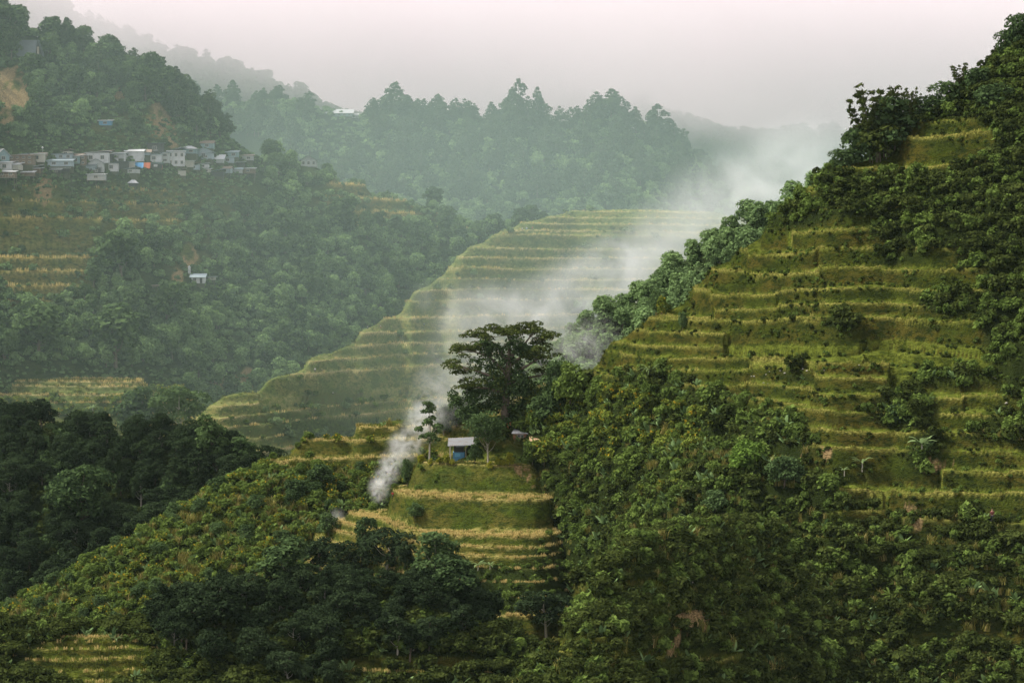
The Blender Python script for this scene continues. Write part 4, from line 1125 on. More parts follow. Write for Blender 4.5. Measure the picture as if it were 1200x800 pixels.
P_LOW = protos(broad_tree, 5, LEAF_BUSH, BARK, 360, H=5, W=5.6, n=1700, leaf=.32, bare=.04, lumps=12, bark_r=.015)
P_BAMBOO = []
for i in range(3):
    rg = np.random.default_rng(400 + i); tr, cr = MB(), MB(); pts_ = []
    for k in range(16):
        an = rg.random() * 6.28; l = 7 * (.6 + .5 * rg.random()); o_ = .9 * rg.random(); sp = l * (.12 + .22 * rg.random())
        c = np.array([math.cos(an), math.sin(an), 0])
        pt = [c * o_ + np.array([0, 0, -.5]), c * (o_ + sp * .3) + np.array([0, 0, l * .55]), c * (o_ + sp) + np.array([0, 0, l])]
        tr.tube(pt, [.05, .04, .015], 4)
        for q in np.linspace(.35, 1, 7):
            a_ = pt[0] * (1 - q) ** 2 + 2 * pt[1] * q * (1 - q) + pt[2] * q * q
            pts_.append((*a_, .42, .42, .3))
    v, f = leaves(rg, pts_, 1700, .26, aspect=2.6, jit=1.0); cr.add(v, f)
    P_BAMBOO.append((tr.mesh('stems', [BARK], True), cr.mesh('crown', [LEAF_BUSH])))

# --- far pines and ridge trees
def forest(hname, n, fn, prs, hts, name, label, group, leafm=None, py_rng=(-50, 860), cat='tree', most=300, tall=14):
    px, Y, z, py = sample(hname, n, fn, tall, py_rng)
    if len(px) > most:
        px, Y, z = px[:most], Y[:most], z[:most]
    for a, b, c in zip(px, Y, z):
        pr = prs[random.randrange(len(prs))]
        hh = random.uniform(*hts); q_ = (hh - hts[0]) / (hts[1] - hts[0])
        place(name, pr, x_at(a, b), b, c - .3, hh / 10.0, ('taller ' if q_ > .66 else 'lower ' if q_ < .33 else 'middle-sized ') + label + ' ' + where(a, float(py_of(b, c + hh * .5))), cat, group, leafm)
    return len(px)
cnt = {}
cnt['pines'] = forest('pine_ridge', 1500, lambda px, py, t, w: np.where(py < 235, .9, .12), P_PINE, (11, 19), 'pine_tree', 'hazy ridge pine', 'pine trees on the hazy ridge', most=280)
cnt['ridge'] = forest('pine_ridge', 3200, lambda px, py, t, w: np.where(py < 240, .55, .8), P_SLOPE_D + P_SLOPE, (7, 12), 'ridge_tree', 'hazy broad-crowned tree', 'broad trees on the hazy ridge', most=290)
cnt['far'] = forest('far_hill', 2600, lambda px, py, t, w: np.full(px.shape, .8), P_SLOPE_D + P_PINE, (9, 17), 'far_tree', 'faint misty tree', 'trees on the farthest misty hill', most=295)
cnt['hazy'] = forest('hazy_ridge', 900, lambda px, py, t, w: np.where(py < 200, .7, .3), P_SLOPE_D, (9, 16), 'misty_tree', 'faint tree in mist', 'trees on the misty ridge', most=200)
def lone(name, pr, px, py, hpx, label, cat='tree', group=None, leafm=None, wide=1.0, near=None):
    x, Y, z = hit(px, py)
    while near and Y > near and py < 700:
        py += 2; hpx += 2; x, Y, z = hit(px, py)
    h = hpx * Y / F
    base = 5.0 if pr in P_SHRUB or pr in P_LOW else 7.0 if pr in P_BAMBOO else 10.0
    r = place(name, pr, x, Y, z - .2, h / base, label, cat, group, leafm)
    r.scale = (r.scale[0] * wide, r.scale[1] * wide, r.scale[2])
    return r
for i, (px, py, hp, w) in enumerate([(607, 158, 64, .75), (629, 160, 56, .6), (600, 158, 50, .8), (618, 160, 46, .8), (462, 150, 52, 1.1), (448, 150, 34, 1), (478, 150, 38, 1), (490, 152, 34, 1), (700, 150, 42, 1.3), (716, 150, 44, 1.3), (728, 152, 38, 1.2), (745, 158, 32, 1.1),
                                   (770, 170, 44, 1.2), (788, 174, 42, 1.1), (800, 182, 38, .9), (550, 152, 32, .9), (575, 150, 30, 1), (530, 150, 28, 1), (655, 158, 32, 1), (675, 152, 40, 1.1), (640, 158, 36, .9)]):
    lab = {0: 'tallest pine standing up on the hazy ridge skyline', 1: 'thin tall pine just right of the tallest ridge pine', 4: 'tall rounded pine on the skyline right of the long white-roofed building', 12: 'dark pine at the right end of the hazy ridge skyline'}.get(i)
    lone('pine_tree', P_PINE[i % 5], px, py, hp, lab or 'hazy skyline pine %s' % where(px, py - hp), group=None if lab else 'pine trees on the ridge skyline', wide=w)
for px, py, hp, lab in ((127, 48, 24, 'ghostly tree in cloud on the far left skyline'), (159, 60, 22, 'rounded tree on the far left skyline'), (118, 44, 14, 'smaller ghostly tree in cloud beside a bigger one')):
    lone('far_tree', P_PINE[1], px, py, hp, lab, wide=1.2)

# --- the village hill
mid = lambda px, py, t, w: brush('hill_left', px, py)
cnt['pv'] = forest('hill_left', 2600, lambda px, py, t, w: blobs([(250, 150, 55, 45), (180, 100, 70, 35), (60, 50, 90, 30), (300, 180, 20, 16)], px, py) * np.where(py < 182, .9, 0), P_PINE + P_SLOPE_D[:2], (8, 14), 'pine_tree', 'dark crest tree', 'trees above the village', most=150)
cnt['v1'] = forest('hill_left', 9000, lambda px, py, t, w: mid(px, py, t, w) * np.where(py < 172, .35, .16) * (blobs(V_terr, px, py) < .2), P_SLOPE_D, (6, 11), 'slope_tree', 'dark round-crowned tree', 'dark trees on the left hillside', most=170)
cnt['v2'] = forest('hill_left', 9000, lambda px, py, t, w: mid(px, py, t, w) * np.where(py < 172, .2, .3) * (blobs(V_terr, px, py) < .2), P_SLOPE, (5, 9), 'leafy_tree', 'bright leafy tree', 'bright trees on the left hillside', most=290)
for i, (px, py, hp, lab) in enumerate([(135, 430, 75, 'largest dark spreading tree low on the wooded left hillside'), (195, 385, 50, 'dark tree on the slope below the white house'), (142, 330, 62, 'tall dark tree beside the left terraces'), (335, 285, 40, 'dark round tree at the middle of the wooded slope'),
                                       (45, 420, 60, 'broad tree at the left foot of the wooded hillside'), (400, 275, 42, 'dark tree on the slope below the golden shoulder terraces'), (160, 128, 20, 'small dark tree on the bare crest'), (194, 172, 9, 'tiny round tree beside the dark shed above the village'), (10, 60, 52, 'dark tall tree at the top left corner'), (172, 84, 26, 'round dark pine on the left skyline')]):
    lone('slope_tree', P_SLOPE_D[i % 5], px, py, hp, lab, wide=1.15)

# --- the dark forest at the left, the nearer dark trees below
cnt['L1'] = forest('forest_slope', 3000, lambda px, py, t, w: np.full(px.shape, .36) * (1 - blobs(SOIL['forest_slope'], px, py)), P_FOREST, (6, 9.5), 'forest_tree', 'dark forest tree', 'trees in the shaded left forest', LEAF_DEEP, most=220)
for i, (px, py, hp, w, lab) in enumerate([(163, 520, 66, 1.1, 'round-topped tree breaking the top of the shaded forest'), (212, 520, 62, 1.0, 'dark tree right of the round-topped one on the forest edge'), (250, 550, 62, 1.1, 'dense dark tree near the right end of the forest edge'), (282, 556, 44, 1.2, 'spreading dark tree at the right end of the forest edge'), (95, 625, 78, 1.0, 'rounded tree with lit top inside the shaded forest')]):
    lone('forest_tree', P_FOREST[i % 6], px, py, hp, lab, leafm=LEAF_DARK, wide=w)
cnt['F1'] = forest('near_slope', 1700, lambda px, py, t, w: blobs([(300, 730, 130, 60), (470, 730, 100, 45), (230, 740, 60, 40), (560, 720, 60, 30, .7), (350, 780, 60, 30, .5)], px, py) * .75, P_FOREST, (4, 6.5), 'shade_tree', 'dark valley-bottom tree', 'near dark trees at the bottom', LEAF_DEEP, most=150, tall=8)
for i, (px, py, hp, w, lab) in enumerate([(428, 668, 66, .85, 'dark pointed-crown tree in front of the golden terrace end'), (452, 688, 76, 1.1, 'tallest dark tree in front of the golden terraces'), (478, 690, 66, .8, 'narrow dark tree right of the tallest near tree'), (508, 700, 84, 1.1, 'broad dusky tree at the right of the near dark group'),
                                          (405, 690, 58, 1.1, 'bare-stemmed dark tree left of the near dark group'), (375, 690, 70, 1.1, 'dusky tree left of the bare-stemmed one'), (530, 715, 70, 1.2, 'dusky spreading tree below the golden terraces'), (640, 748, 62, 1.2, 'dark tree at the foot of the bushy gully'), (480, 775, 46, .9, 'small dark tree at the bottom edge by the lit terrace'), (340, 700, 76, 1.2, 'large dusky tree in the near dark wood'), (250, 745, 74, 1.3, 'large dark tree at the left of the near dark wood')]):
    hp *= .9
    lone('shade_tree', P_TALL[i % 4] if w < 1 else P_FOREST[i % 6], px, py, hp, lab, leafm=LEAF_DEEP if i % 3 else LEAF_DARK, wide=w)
for px, py, hp, lab in ((486, 616, 20, 'small leafy tree alone on the lit terrace wall'), (330, 640, 22, 'dark bush tree on the spur below the smoke'), (384, 628, 26, 'dark round tree beside the small smoke'), (300, 600, 24, 'dark little tree on the bushy spur'), (345, 586, 26, 'rounded tree at the middle of the bushy spur'), (375, 570, 30, 'dusky tree on the bushy spur under the golden terraces')):
    lone('small_tree', P_SHRUB[px % 5], px, py, hp, lab, leafm=LEAF_DARK, wide=1.1)

# --- knoll: the great tree and its neighbours
def hero():
    rg = np.random.default_rng(77)
    x, Y, z = hit(592, 508); s = Y / F
    r = root('great_tree', (x, Y + 1, z), 'great spreading tree with flat layered crown and dark ivy mass on the knoll', 'tree')
    tr = MB()
    P = lambda dx, dy, up: np.array([(dx) * s, dy, up * s])      # photo pixels from the foot
    tr.tube([P(0, 0, -6), P(0, 0, 20), P(2, 0, 50), P(4, .5, 80)], [1.1, .9, .75, .5], 10)
    limbs = [((2, 50), (-22, 62), (-52, 72), -2), ((3, 60), (-18, 82), (-48, 92), 1), ((4, 75), (-10, 96), (-28, 106), 2), ((4, 80), (6, 100), (0, 113), -1), ((4, 80), (22, 96), (34, 112), 1), ((4, 70), (26, 88), (48, 104), 3), ((3, 60), (26, 72), (44, 84), -2), ((2, 50), (30, 58), (58, 62), 2), ((4, 70), (-4, 90), (16, 112), 3), ((2, 40), (-24, 46), (-46, 48), -3)]
    bl = []
    for a, b, c, dy in limbs:
        tr.tube([P(a[0], 0, a[1]), P(b[0], dy * .6, b[1]), P(c[0], dy, c[1])], [.42, .26, .08], 7)
        for q in range(9):
            e = P(c[0] + rg.normal() * 10, dy + rg.normal() * 2.4, c[1] + rg.normal() * 4.2)
            tr.tube([P(b[0], dy * .6, b[1]) * .4 + P(c[0], dy, c[1]) * .6, e], [.09, .03], 4)
            bl.append((*e, 1.3 + rg.random() * .9, 1.3 + rg.random() * .9, .6 + .4 * rg.random()))
    tr.build('trunk', BARK, r, smooth=True)
    c1 = MB(); v, f = leaves(rg, bl, 9500, .34, up=.8); c1.add(v, f); c1.build('crown', LEAF_HERO, r)
    bl = []
    for (dx, up, rx, ry) in [(0, 84, 26, 14), (16, 94, 22, 12), (-14, 92, 20, 10), (34, 80, 22, 14), (-26, 78, 16, 9), (0, 72, 26, 16), (-14, 60, 22, 14), (18, 58, 20, 16), (-2, 46, 26, 16), (-30, 36, 22, 14), (26, 38, 24, 16), (-48, 26, 14, 12), (-20, 20, 26, 14), (14, 22, 26, 14), (44, 30, 18, 14), (-44, 12, 18, 14), (0, 6, 30, 14), (-56, 30, 12, 14), (-30, 4, 24, 12), (26, 4, 24, 12), (10, 34, 24, 16), (-14, 34, 24, 16)]:
        for q in range(3):
            bl.append((dx * s + rg.normal() * rx * s * .35, rg.normal() * 1.6, up * s + rg.normal() * ry * s * .3, rx * s * .6, 2.4, ry * s * .75))
    c2 = MB(); v, f = leaves(rg, bl, 15000, .36); c2.add(v, f)
    c2.build('ivy', LEAF_DARK, r)
    # hanging vines under the limbs
    c3 = MB()
    for q in range(60):
        dx = rg.uniform(-30, 40); up = rg.uniform(40, 76); ln = rg.uniform(1.5, 4.5)
        v, f = leaves(rg, [(dx * s, rg.normal() * 1.5 - 1.5, up * s - ln * k / 4, .22, .22, .5) for k in range(5)], 26, .24); c3.add(v, f)
    c3.build('vines', LEAF_HERO, r)
hero()
x, Y, z = hit(503, 541)
tr, cr = slim_tree(np.random.default_rng(5), 12.6, 6.6, 1500, .36)
r = root('slim_tree', (x, Y, z), 'slender pale-stemmed tree with loose two-tier crown in front of the smoke', 'tree'); tr.build('trunk', BARK_PALE, r, smooth=True); cr.build('crown', LEAF_DARK, r)
x, Y, z = hit(572, 544)
tr, cr = broad_tree(np.random.default_rng(8), 11, 8.6, 2600, .34, bare=.42, lumps=14, flat=.7, bark_r=.014)
r = root('round_tree', (x, Y, z), 'round-crowned tree with thin pale stem right of the blue hut', 'tree'); tr.build('trunk', BARK_PALE, r, smooth=True); cr.build('crown', LEAF_DARK, r)
for px, py, hp, w, m, lab in ((638, 545, 34, 1.1, LEAF_GOLD, 'small pale-leaved tree right of the tan-roofed hut'), (624, 545, 28, .9, LEAF_BUSH, 'small tree just left of the pale-leaved one'), (477, 571, 34, .5, LEAF_DARK, 'dark column-shaped shrub at the left brow of the knoll'), (556, 543, 26, .8, LEAF_DARK, 'dark shrub pressed against the blue hut'),
                              (520, 512, 34, .8, LEAF_DARK, 'leafy tree just left above the tin roof'), (652, 485, 56, .7, LEAF_DARK, 'dark upright tree right behind the great tree'), (668, 478, 52, .8, LEAF_BUSH, 'loose pale tree at the right of the great tree'), (640, 500, 40, 1.1, LEAF_DARK, 'dark leafy tree at the right foot of the great tree'), (535, 500, 34, 1.0, LEAF_DARK, 'leafy tree at the left foot of the great tree'),
                              (745, 560, 36, 1.1, LEAF_BUSH, 'olive round tree on the bushy slope right of the huts'), (879, 562, 42, 1.1, LEAF_FRESH, 'bright green round tree at the edge of the right terraces'), (920, 575, 40, 1.2, LEAF_DARK, 'dark shaggy tree below the bright green round one'), (769, 372, 30, .5, LEAF_DARK, 'dark narrow tree at the corner of the right terraces'), (775, 372, 22, .7, LEAF_GOLD, 'orange-tinged shrub at the corner of the right terraces'),
                              (690, 545, 34, 1.2, LEAF_BUSH, 'leafy olive tree on the slope below the yellow-flowered bushes'), (840, 600, 30, 1.2, LEAF_DARK, 'dark shrubby tree in the gully by the spur'), (800, 385, 24, .5, LEAF_DARK, 'small dark shrub tree above the terrace corner')):
    lone('knoll_tree' if px < 700 else 'hill_tree', P_SHRUB[(px + py) % 5], px, py, hp, lab, leafm=m, wide=w)
# clipped yellow hedges round the huts
for px, py, hp, w in ((493, 543, 11, .9), (504, 545, 8, 1.0), (515, 545, 8, 1.1), (523, 543, 11, .9), (530, 545, 9, .8), (584, 547, 11, .8), (597, 548, 16, .8), (590, 546, 9, 1.0), (668, 470, 8, 1.4), (707, 468, 9, 1.3), (720, 470, 8, 1.2), (574, 550, 9, 1.0)):
    lone('hedge_shrub', P_SHRUB[px % 5], px, py, hp, 'low rounded yellow-green shrub near the huts on the knoll', 'shrub', 'yellow-green shrubs near the huts', LEAF_LIME, w)

# --- right hill crest
for px, py, hp, w, pr, m, lab in ((1192, 62, 52, .8, 0, LEAF_DARK, 'dark tree at the top right edge of the right hill'), (1180, 66, 36, 1.0, 0, LEAF_DARK, 'lower dark tree left of the top right one'), (1022, 155, 52, 1.0, 1, LEAF_SHADE, 'feathery bamboo clump against the sky on the right crest'), (1034, 152, 50, 1.0, 1, LEAF_SHADE, 'second feathery bamboo clump on the right crest'),
                                  (1048, 150, 42, 1.1, 0, LEAF_DARK, 'dark bush tree between bamboo clumps on the right crest'), (1068, 140, 50, .8, 1, LEAF_SHADE, 'thin bamboo rising above the round bush tree'), (1085, 135, 36, 1.2, 0, LEAF_DARK, 'dark spreading bush tree on the right crest'), (1125, 112, 42, 1, 1, LEAF_SHADE, 'bamboo clump on the upper right crest'), (1110, 118, 38, 1.2, 0, LEAF_DARK, 'shaggy bush tree on the upper right crest'),
                                  (1145, 108, 34, 1.2, 0, LEAF_DARK, 'round bush tree below the top right tree'), (1005, 180, 40, 1.0, 0, LEAF_DARK, 'dark bush tree above the highest terrace rim'), (985, 192, 24, 1.2, 0, LEAF_DARK, 'spiky shrub at the left of the highest terrace rim'), (962, 215, 20, 1, 1, LEAF_BUSH, 'small bamboo on the left edge below the highest rim'), (1165, 130, 40, 1.3, 0, LEAF_DARK, 'dark bush tree in the brush at the upper right'), (1035, 165, 36, 1.3, 0, LEAF_SHADE, 'dark bush tree below the bamboo clumps'),
                                  (1062, 158, 30, 1.2, 0, LEAF_SHADE, 'dark bush tree beside the grassy mound on the crest'), (1075, 490, 26, 1.3, 0, LEAF_SHADE, 'dark bush among the terraces left of the red figure'), (1052, 496, 24, 1.3, 0, LEAF_DARK, 'dark bush left of the darkest one on the terraces')):
    hp *= .8
    if pr == 0: lone('crest_tree' if py < 220 else 'terrace_shrub', P_LOW[px % 5], px, py, hp, lab, leafm=m, wide=w, near=600)
    else: lone('bamboo', P_BAMBOO[px % 3], px, py, hp, lab, 'bamboo', leafm=m, wide=w, near=600)
cnt['M'] = forest('spur', 1600, lambda px, py, t, w: (brush('spur', px, py) > .8) * .16, P_LOW, (3, 8), 'spur_shrub', 'leafy dark thicket shrub', 'shrubs on the middle spur', LEAF_DARK, most=110, cat='shrub', tall=4)
cnt['M2'] = forest('spur', 1600, lambda px, py, t, w: (brush('spur', px, py) > .8) * .16, P_LOW, (3, 7), 'pale_shrub', 'pale olive thicket shrub', 'pale shrubs on the middle spur', LEAF_BUSH, most=90, cat='shrub', tall=4)
cnt['R2'] = forest('hill_right', 5000, lambda px, py, t, w: (brush('hill_right', px, py) > .75) * (px < 900) * (py > 430) * (py < 660) * .09, P_LOW, (3, 7.5), 'pale_shrub', 'olive gully shrub', 'pale shrubs in the gully', LEAF_BUSH, most=90, cat='shrub', tall=4)
cnt['B'] = forest('brush_ridge', 900, lambda px, py, t, w: np.full(px.shape, .5), P_SLOPE, (4.5, 8), 'ridge_shrub', 'hazy pale bush tree', 'pale trees behind the right hill', LEAF_PALE, most=110, tall=7)
cnt['R'] = forest('hill_right', 9000, lambda px, py, t, w: (brush('hill_right', px, py) > .7) * .055 * np.where((px < 870) & (py > 440) & (py < 640), .5, 1) * (py < 660) * ((t > .3) | (w < .4)), P_LOW, (2.2, 5.5), 'shrub', 'dark bushy shrub', 'large shrubs on the right hill', LEAF_SHADE, most=170, cat='shrub', tall=4)
cnt['H'] = forest('lower_spur', 1500, lambda px, py, t, w: (brush('lower_spur', px, py) > .7) * .10, P_LOW, (2.5, 6), 'shrub', 'dusky shrub', 'shrubs on the lower spur', LEAF_SHADE, most=60, cat='shrub', tall=4)

# --- banana plants, tree ferns
def banana(px, py, hpx, label, n=8, wide=.52, group=None, long_=.62, trunk=.42, name='banana_plant', cat='banana plant', m=None):
    x, Y, z = hit(px, py); h = hpx * Y / F
    r = root(name, (x, Y, z), label, cat, group)
    b = MB(); b.tube([(0, 0, -.4), (.05, 0, h * trunk * .5), (0, 0, h * trunk)], [h * .035, h * .03, h * .022], 8); b.build('stem', BARK_PALE, r, smooth=True)
    for i in range(n):
        rg = np.random.default_rng(px * 7 + i)
        up = .95 - .75 * i / n
        lf = frond(rg, h * long_ * (.8 + .35 * rg.random()), h * long_ * wide * .7, up + .25, .55 + .3 * rg.random()).build('leaf', m or LEAF_BANANA, r, (0, 0, h * trunk * .96))
        lf.rotation_euler = (0, 0, i * 2.4 + rg.random())
banana(1081, 536, 32, 'broad-leaved banana plant below the terrace corner with the red figure', 9)
banana(1011, 556, 24, 'smaller banana plant left of the broad-leaved one', 9, .3)
banana(990, 560, 16, 'low banana plant at the left of the pair', 7, .3)
banana(762, 462, 32, 'spiky palm-like plant alone at the foot of the right terraces', 13, .14, long_=.55, trunk=.5, name='palm_plant', cat='palm')
banana(693, 418, 16, 'small spiky palm on the edge in front of the smoke', 11, .14, name='palm_plant', cat='palm')
banana(1071, 212, 18, 'pale spiky plant below the highest terrace rim', 12, .16, trunk=.25, name='spiky_plant', cat='plant')
banana(806, 614, 26, 'pale-fronded plant at the gully beside the spur', 11, .18, trunk=.3, name='fern_plant', cat='fern')
banana(560, 668, 20, 'pale banana plant below the golden terraces', 9, .36, trunk=.3)
banana(574, 672, 16, 'second pale banana plant below the golden terraces, to the right', 8, .36, trunk=.3)
banana(1025, 722, 26, 'pale-leaved banana plant in the dark brush at the lower right', 8, .3, trunk=.3)
banana(950, 742, 18, 'small banana plant in the dark brush left of the pale-leaved one', 7, .3, trunk=.3)
banana(800, 690, 22, 'bent banana plant above the bare earth scar', 6, .3, trunk=.3)
banana(812, 684, 22, 'leaning banana plant right of the bent one above the earth scar', 6, .3, trunk=.35)
banana(135, 752, 16, 'bright young banana plant at the edge of the small dark terraces', 8, .3, trunk=.2)
banana(108, 490, 20, 'pale-fronded tree fern at the top of the shaded forest', 10, .22, trunk=.4, name='fern_plant', cat='fern')
banana(222, 452, 22, 'silvery bushy palm beside the left shelf terraces', 14, .16, trunk=.4, name='palm_plant', cat='palm', m=LEAF_PALE)
banana(232, 462, 20, 'silvery palm just right of another beside the shelf terraces', 13, .16, trunk=.35, name='palm_plant', cat='palm', m=LEAF_PALE)
# fallen thatch
x, Y, z = hit(788, 690)
b = MB(); b.slab([(-.8, 0, .05), (.3, -.3, .05), (.6, .9, .9), (-.7, 1.0, 1.1)], .12)
o = b.build('fallen_roof', mat('old thatch', (0.2, 0.15, 0.09), .95, .5, 3)); o.location = (x, Y, z); tag(o, 'scrap of tan thatch lying in the brush above the earth scar', 'thatch')
# pale stones along the terrace edges
def stone(px, py, d):
    x, Y, z = hit(px, py)
    bm = bmesh.new(); bmesh.ops.create_icosphere(bm, subdivisions=1, radius=d / 2)
    for v in bm.verts:
        v.co *= random.uniform(.75, 1.2); v.co.z *= .65
    me = bpy.data.meshes.new('stone'); bm.to_mesh(me); bm.free(); me.materials.append(STONE)
    o = link('stone', me, None, (x, Y, z + d * .12)); tag(o, 'pale stone lying at the edge of a terrace on the right hill', 'stone', 'pale stones on the right terraces')
for px, py in ((881, 440), (884, 441), (920, 437), (928, 436), (946, 437), (966, 437), (895, 449), (898, 447), (900, 450), (902, 438), (1165, 452), (1167, 453), (1050, 461), (1007, 433), (941, 435), (915, 440), (1198, 518), (1180, 480)):
    stone(px, py, random.uniform(.3, .6))

# ------------------------------------------------------------------ undergrowth, grass: nobody could count it
rg = np.random.default_rng(900)
S_BUSH = [src_obj('bush', bush_mb(rg, 2.5, 2.0, 230, .36), LEAF_BUSH) for _ in range(2)]
S_SHADE = [src_obj('dark_bush', bush_mb(rg, 2.7, 2.2, 230, .38), LEAF_SHADE) for _ in range(2)]
S_FLOW = [src_obj('flowering_bush', bush_mb(rg, 2.6, 2.3, 280, .28), LEAF_GOLD) for _ in range(2)]
S_MIDB = [src_obj('slope_bush', bush_mb(rg, 4.2, 3.4, 260, .55), LEAF_MID) for _ in range(2)]
S_PALEB = [src_obj('pale_bush', bush_mb(rg, 3.6, 2.6, 240, .5), LEAF_PALE) for _ in range(1)]
S_DARKB = [src_obj('forest_bush', bush_mb(rg, 4.4, 3.4, 260, .55), LEAF_DARK) for _ in range(1)]
S_GRASS = src_obj('grass_tuft', blade_mb(rg, 16, .62, .75, .09), GRASS_OLIVE)
S_GRASSG = src_obj('green_grass_tuft', blade_mb(rg, 16, .62, .75, .09), GRASS_GREEN)
S_GRASSP = src_obj('pale_grass_tuft', blade_mb(rg, 16, .62, .75, .09), GRASS_PALE)
S_DRY = src_obj('dry_grass_tuft', blade_mb(rg, 18, .75, .6, .08), GRASS_DRY)
def rosette(rg, n, ln, wid, rise, droop):
    b = MB()
    for i in range(n):
        f = frond(rg, ln * (.7 + .5 * rg.random()), wid, rise * (.6 + .7 * rg.random()), droop, 4, False)
        an = i * 2.4 + rg.random(); v = f.v[0].copy(); c, s_ = math.cos(an), math.sin(an)
        b.add(np.stack([v[:, 0] * c - v[:, 1] * s_, v[:, 0] * s_ + v[:, 1] * c, v[:, 2]], 1), f.f[0])
    return b
S_FERN = src_obj('fern', rosette(rg, 11, 1.7, .32, 1.0, .75), LEAF_BUSH)
S_BROAD = src_obj('broad_leaf_plant', rosette(rg, 8, 1.5, .62, 1.5, .6), LEAF_MID)
S_RIM = src_obj('rim_grass_tuft', blade_mb(rg, 18, .75, .6, .08), GRASS_RIM)
S_REED = [src_obj('reed_clump', blade_mb(rg, 46, 2.4, 1.5, .13, .5), REED) for _ in range(2)]
def sow(hname, n, fn, srcs, size, name, label, cat, tall=2.5, **kw):
    px, Y, z, py = sample(hname, n, fn, tall, keep_zone=kw.pop('keep', True), **kw)
    if not len(px):
        return
    s = RNG.uniform(size[0], size[1], len(px)); pick = RNG.integers(0, len(srcs), len(px))
    P = np.stack([x_at(px, Y), Y, z - .1], -1)
    for i, so in enumerate(srcs):
        stuff(name, P[pick == i], s[pick == i], so, label, cat)
bR = lambda px, py: brush('hill_right', px, py)
patch = lambda px, py: .12 + .88 * sstep(.36, .52, vnoise(px / 17.0, py / 9.0, 123) * .6 + vnoise(px / 6.0, py / 4.0, 124) * .4)      # bushes stand in clumps with grass between
band = lambda px, py: np.where(py > 500, .08 + .92 * sstep(.40, .52, vnoise(px / 42.0, py / 7.0, 127) * .65 + vnoise(px / 9.0, py / 4.0, 128) * .35), 1.0)      # scrub in bands along the slope
ledge = lambda px, py, t, w: 1 - (t < .22) * (w > .3) * sstep(.35, .55, vnoise(px / 40., py / 7., 29))      # grassy ledges left open in the scrub
flow = lambda px, py: blobs([(700, 500, 80, 45), (790, 500, 60, 30), (640, 480, 30, 30), (760, 560, 60, 30, .5), (1160, 460, 50, 12, .7)], px, py)
shade = lambda px, py: np.clip(sstep(560, 640, py + 30 * fbm(px / 60., py / 40., 3, 2)) * sstep(640, 760, px) + blobs([(1150, 200, 120, 140), (1050, 140, 80, 60), (1060, 232, 90, 25)], px, py), 0, 1)  # where shade is put into the brush by darker leaf colour
hot = lambda px, py, s_: sstep(.42, .6, vnoise(px / 9.0, py / 6.0, s_))
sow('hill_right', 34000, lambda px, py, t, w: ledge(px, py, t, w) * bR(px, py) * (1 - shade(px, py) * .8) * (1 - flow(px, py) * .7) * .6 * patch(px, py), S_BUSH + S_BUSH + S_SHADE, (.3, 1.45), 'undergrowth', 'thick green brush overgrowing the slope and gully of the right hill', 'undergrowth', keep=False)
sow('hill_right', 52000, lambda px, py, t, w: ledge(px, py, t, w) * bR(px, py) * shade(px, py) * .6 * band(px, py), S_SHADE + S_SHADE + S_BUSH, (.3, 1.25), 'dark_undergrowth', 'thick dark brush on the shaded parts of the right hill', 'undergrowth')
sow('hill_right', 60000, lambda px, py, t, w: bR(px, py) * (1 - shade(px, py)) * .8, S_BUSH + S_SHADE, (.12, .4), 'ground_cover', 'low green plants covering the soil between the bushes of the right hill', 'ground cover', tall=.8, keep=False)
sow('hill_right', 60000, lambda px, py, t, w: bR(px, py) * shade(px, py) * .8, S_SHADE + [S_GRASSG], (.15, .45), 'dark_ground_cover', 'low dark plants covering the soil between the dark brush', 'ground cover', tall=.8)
sow('hill_right', 26000, lambda px, py, t, w: bR(px, py) * .22 * (py > 430), [S_FERN, S_BROAD], (.5, 1.3), 'ferns', 'ferns and broad-leaved plants mixed in the lower brush', 'ferns')
sow('lower_spur', 9000, lambda px, py, t, w: brush('lower_spur', px, py) * .25 * (1 - blobs(SOIL['lower_spur'], px, py)), [S_FERN, S_BROAD], (.5, 1.2), 'spur_ferns', 'ferns and broad-leaved plants on the spur around the earth scar', 'ferns')
sow('lower_spur', 22000, lambda px, py, t, w: brush('lower_spur', px, py) * .8 * (1 - blobs(SOIL['lower_spur'], px, py)), S_SHADE + [S_GRASSG], (.15, .4), 'spur_ground_cover', 'low plants covering the soil of the spur', 'ground cover', tall=.8)
sow('near_slope', 16000, lambda px, py, t, w: brush('near_slope', px, py) * .3, [S_FERN, S_BROAD, S_GRASSG], (.4, 1.2), 'near_ferns', 'ferns and broad-leaved plants at the bottom of the valley', 'ferns')
sow('spur', 14000, lambda px, py, t, w: brush('spur', px, py) * .2, [S_FERN, S_BROAD], (.5, 1.3), 'thicket_ferns', 'ferns and broad-leaved plants in the sunlit thicket', 'ferns')
sow('hill_right', 16000, lambda px, py, t, w: bR(px, py) * flow(px, py) * .6 * patch(px + 40, py), S_FLOW, (.4, 1.35), 'flowering_brush', 'yellow-flowered bushes covering the slope right of the great tree', 'bushes', keep=False)
sow('hill_right', 22000, lambda px, py, t, w: bR(px, py) * hot(px, py, 61) * .6 * sstep(470, 560, py) * (1.15 - patch(px, py) * band(px, py)), S_REED, (.3, .8), 'reeds', 'tall yellowish reed grass mixed in the lower brush', 'reeds')
sow('hill_right', 60000, lambda px, py, t, w: np.maximum(np.maximum(1 - bR(px, py), 1 - ledge(px, py, t, w)), np.maximum((1 - patch(px, py)) * (1 - shade(px, py)), (1 - band(px, py))) * .9) * .45 * (.25 + .75 * hot(px, py, 55)), [S_GRASS, S_GRASSG], (.35, .85), 'grass', 'rough olive grass on the terrace walls of the right hill', 'grass', tall=.6)
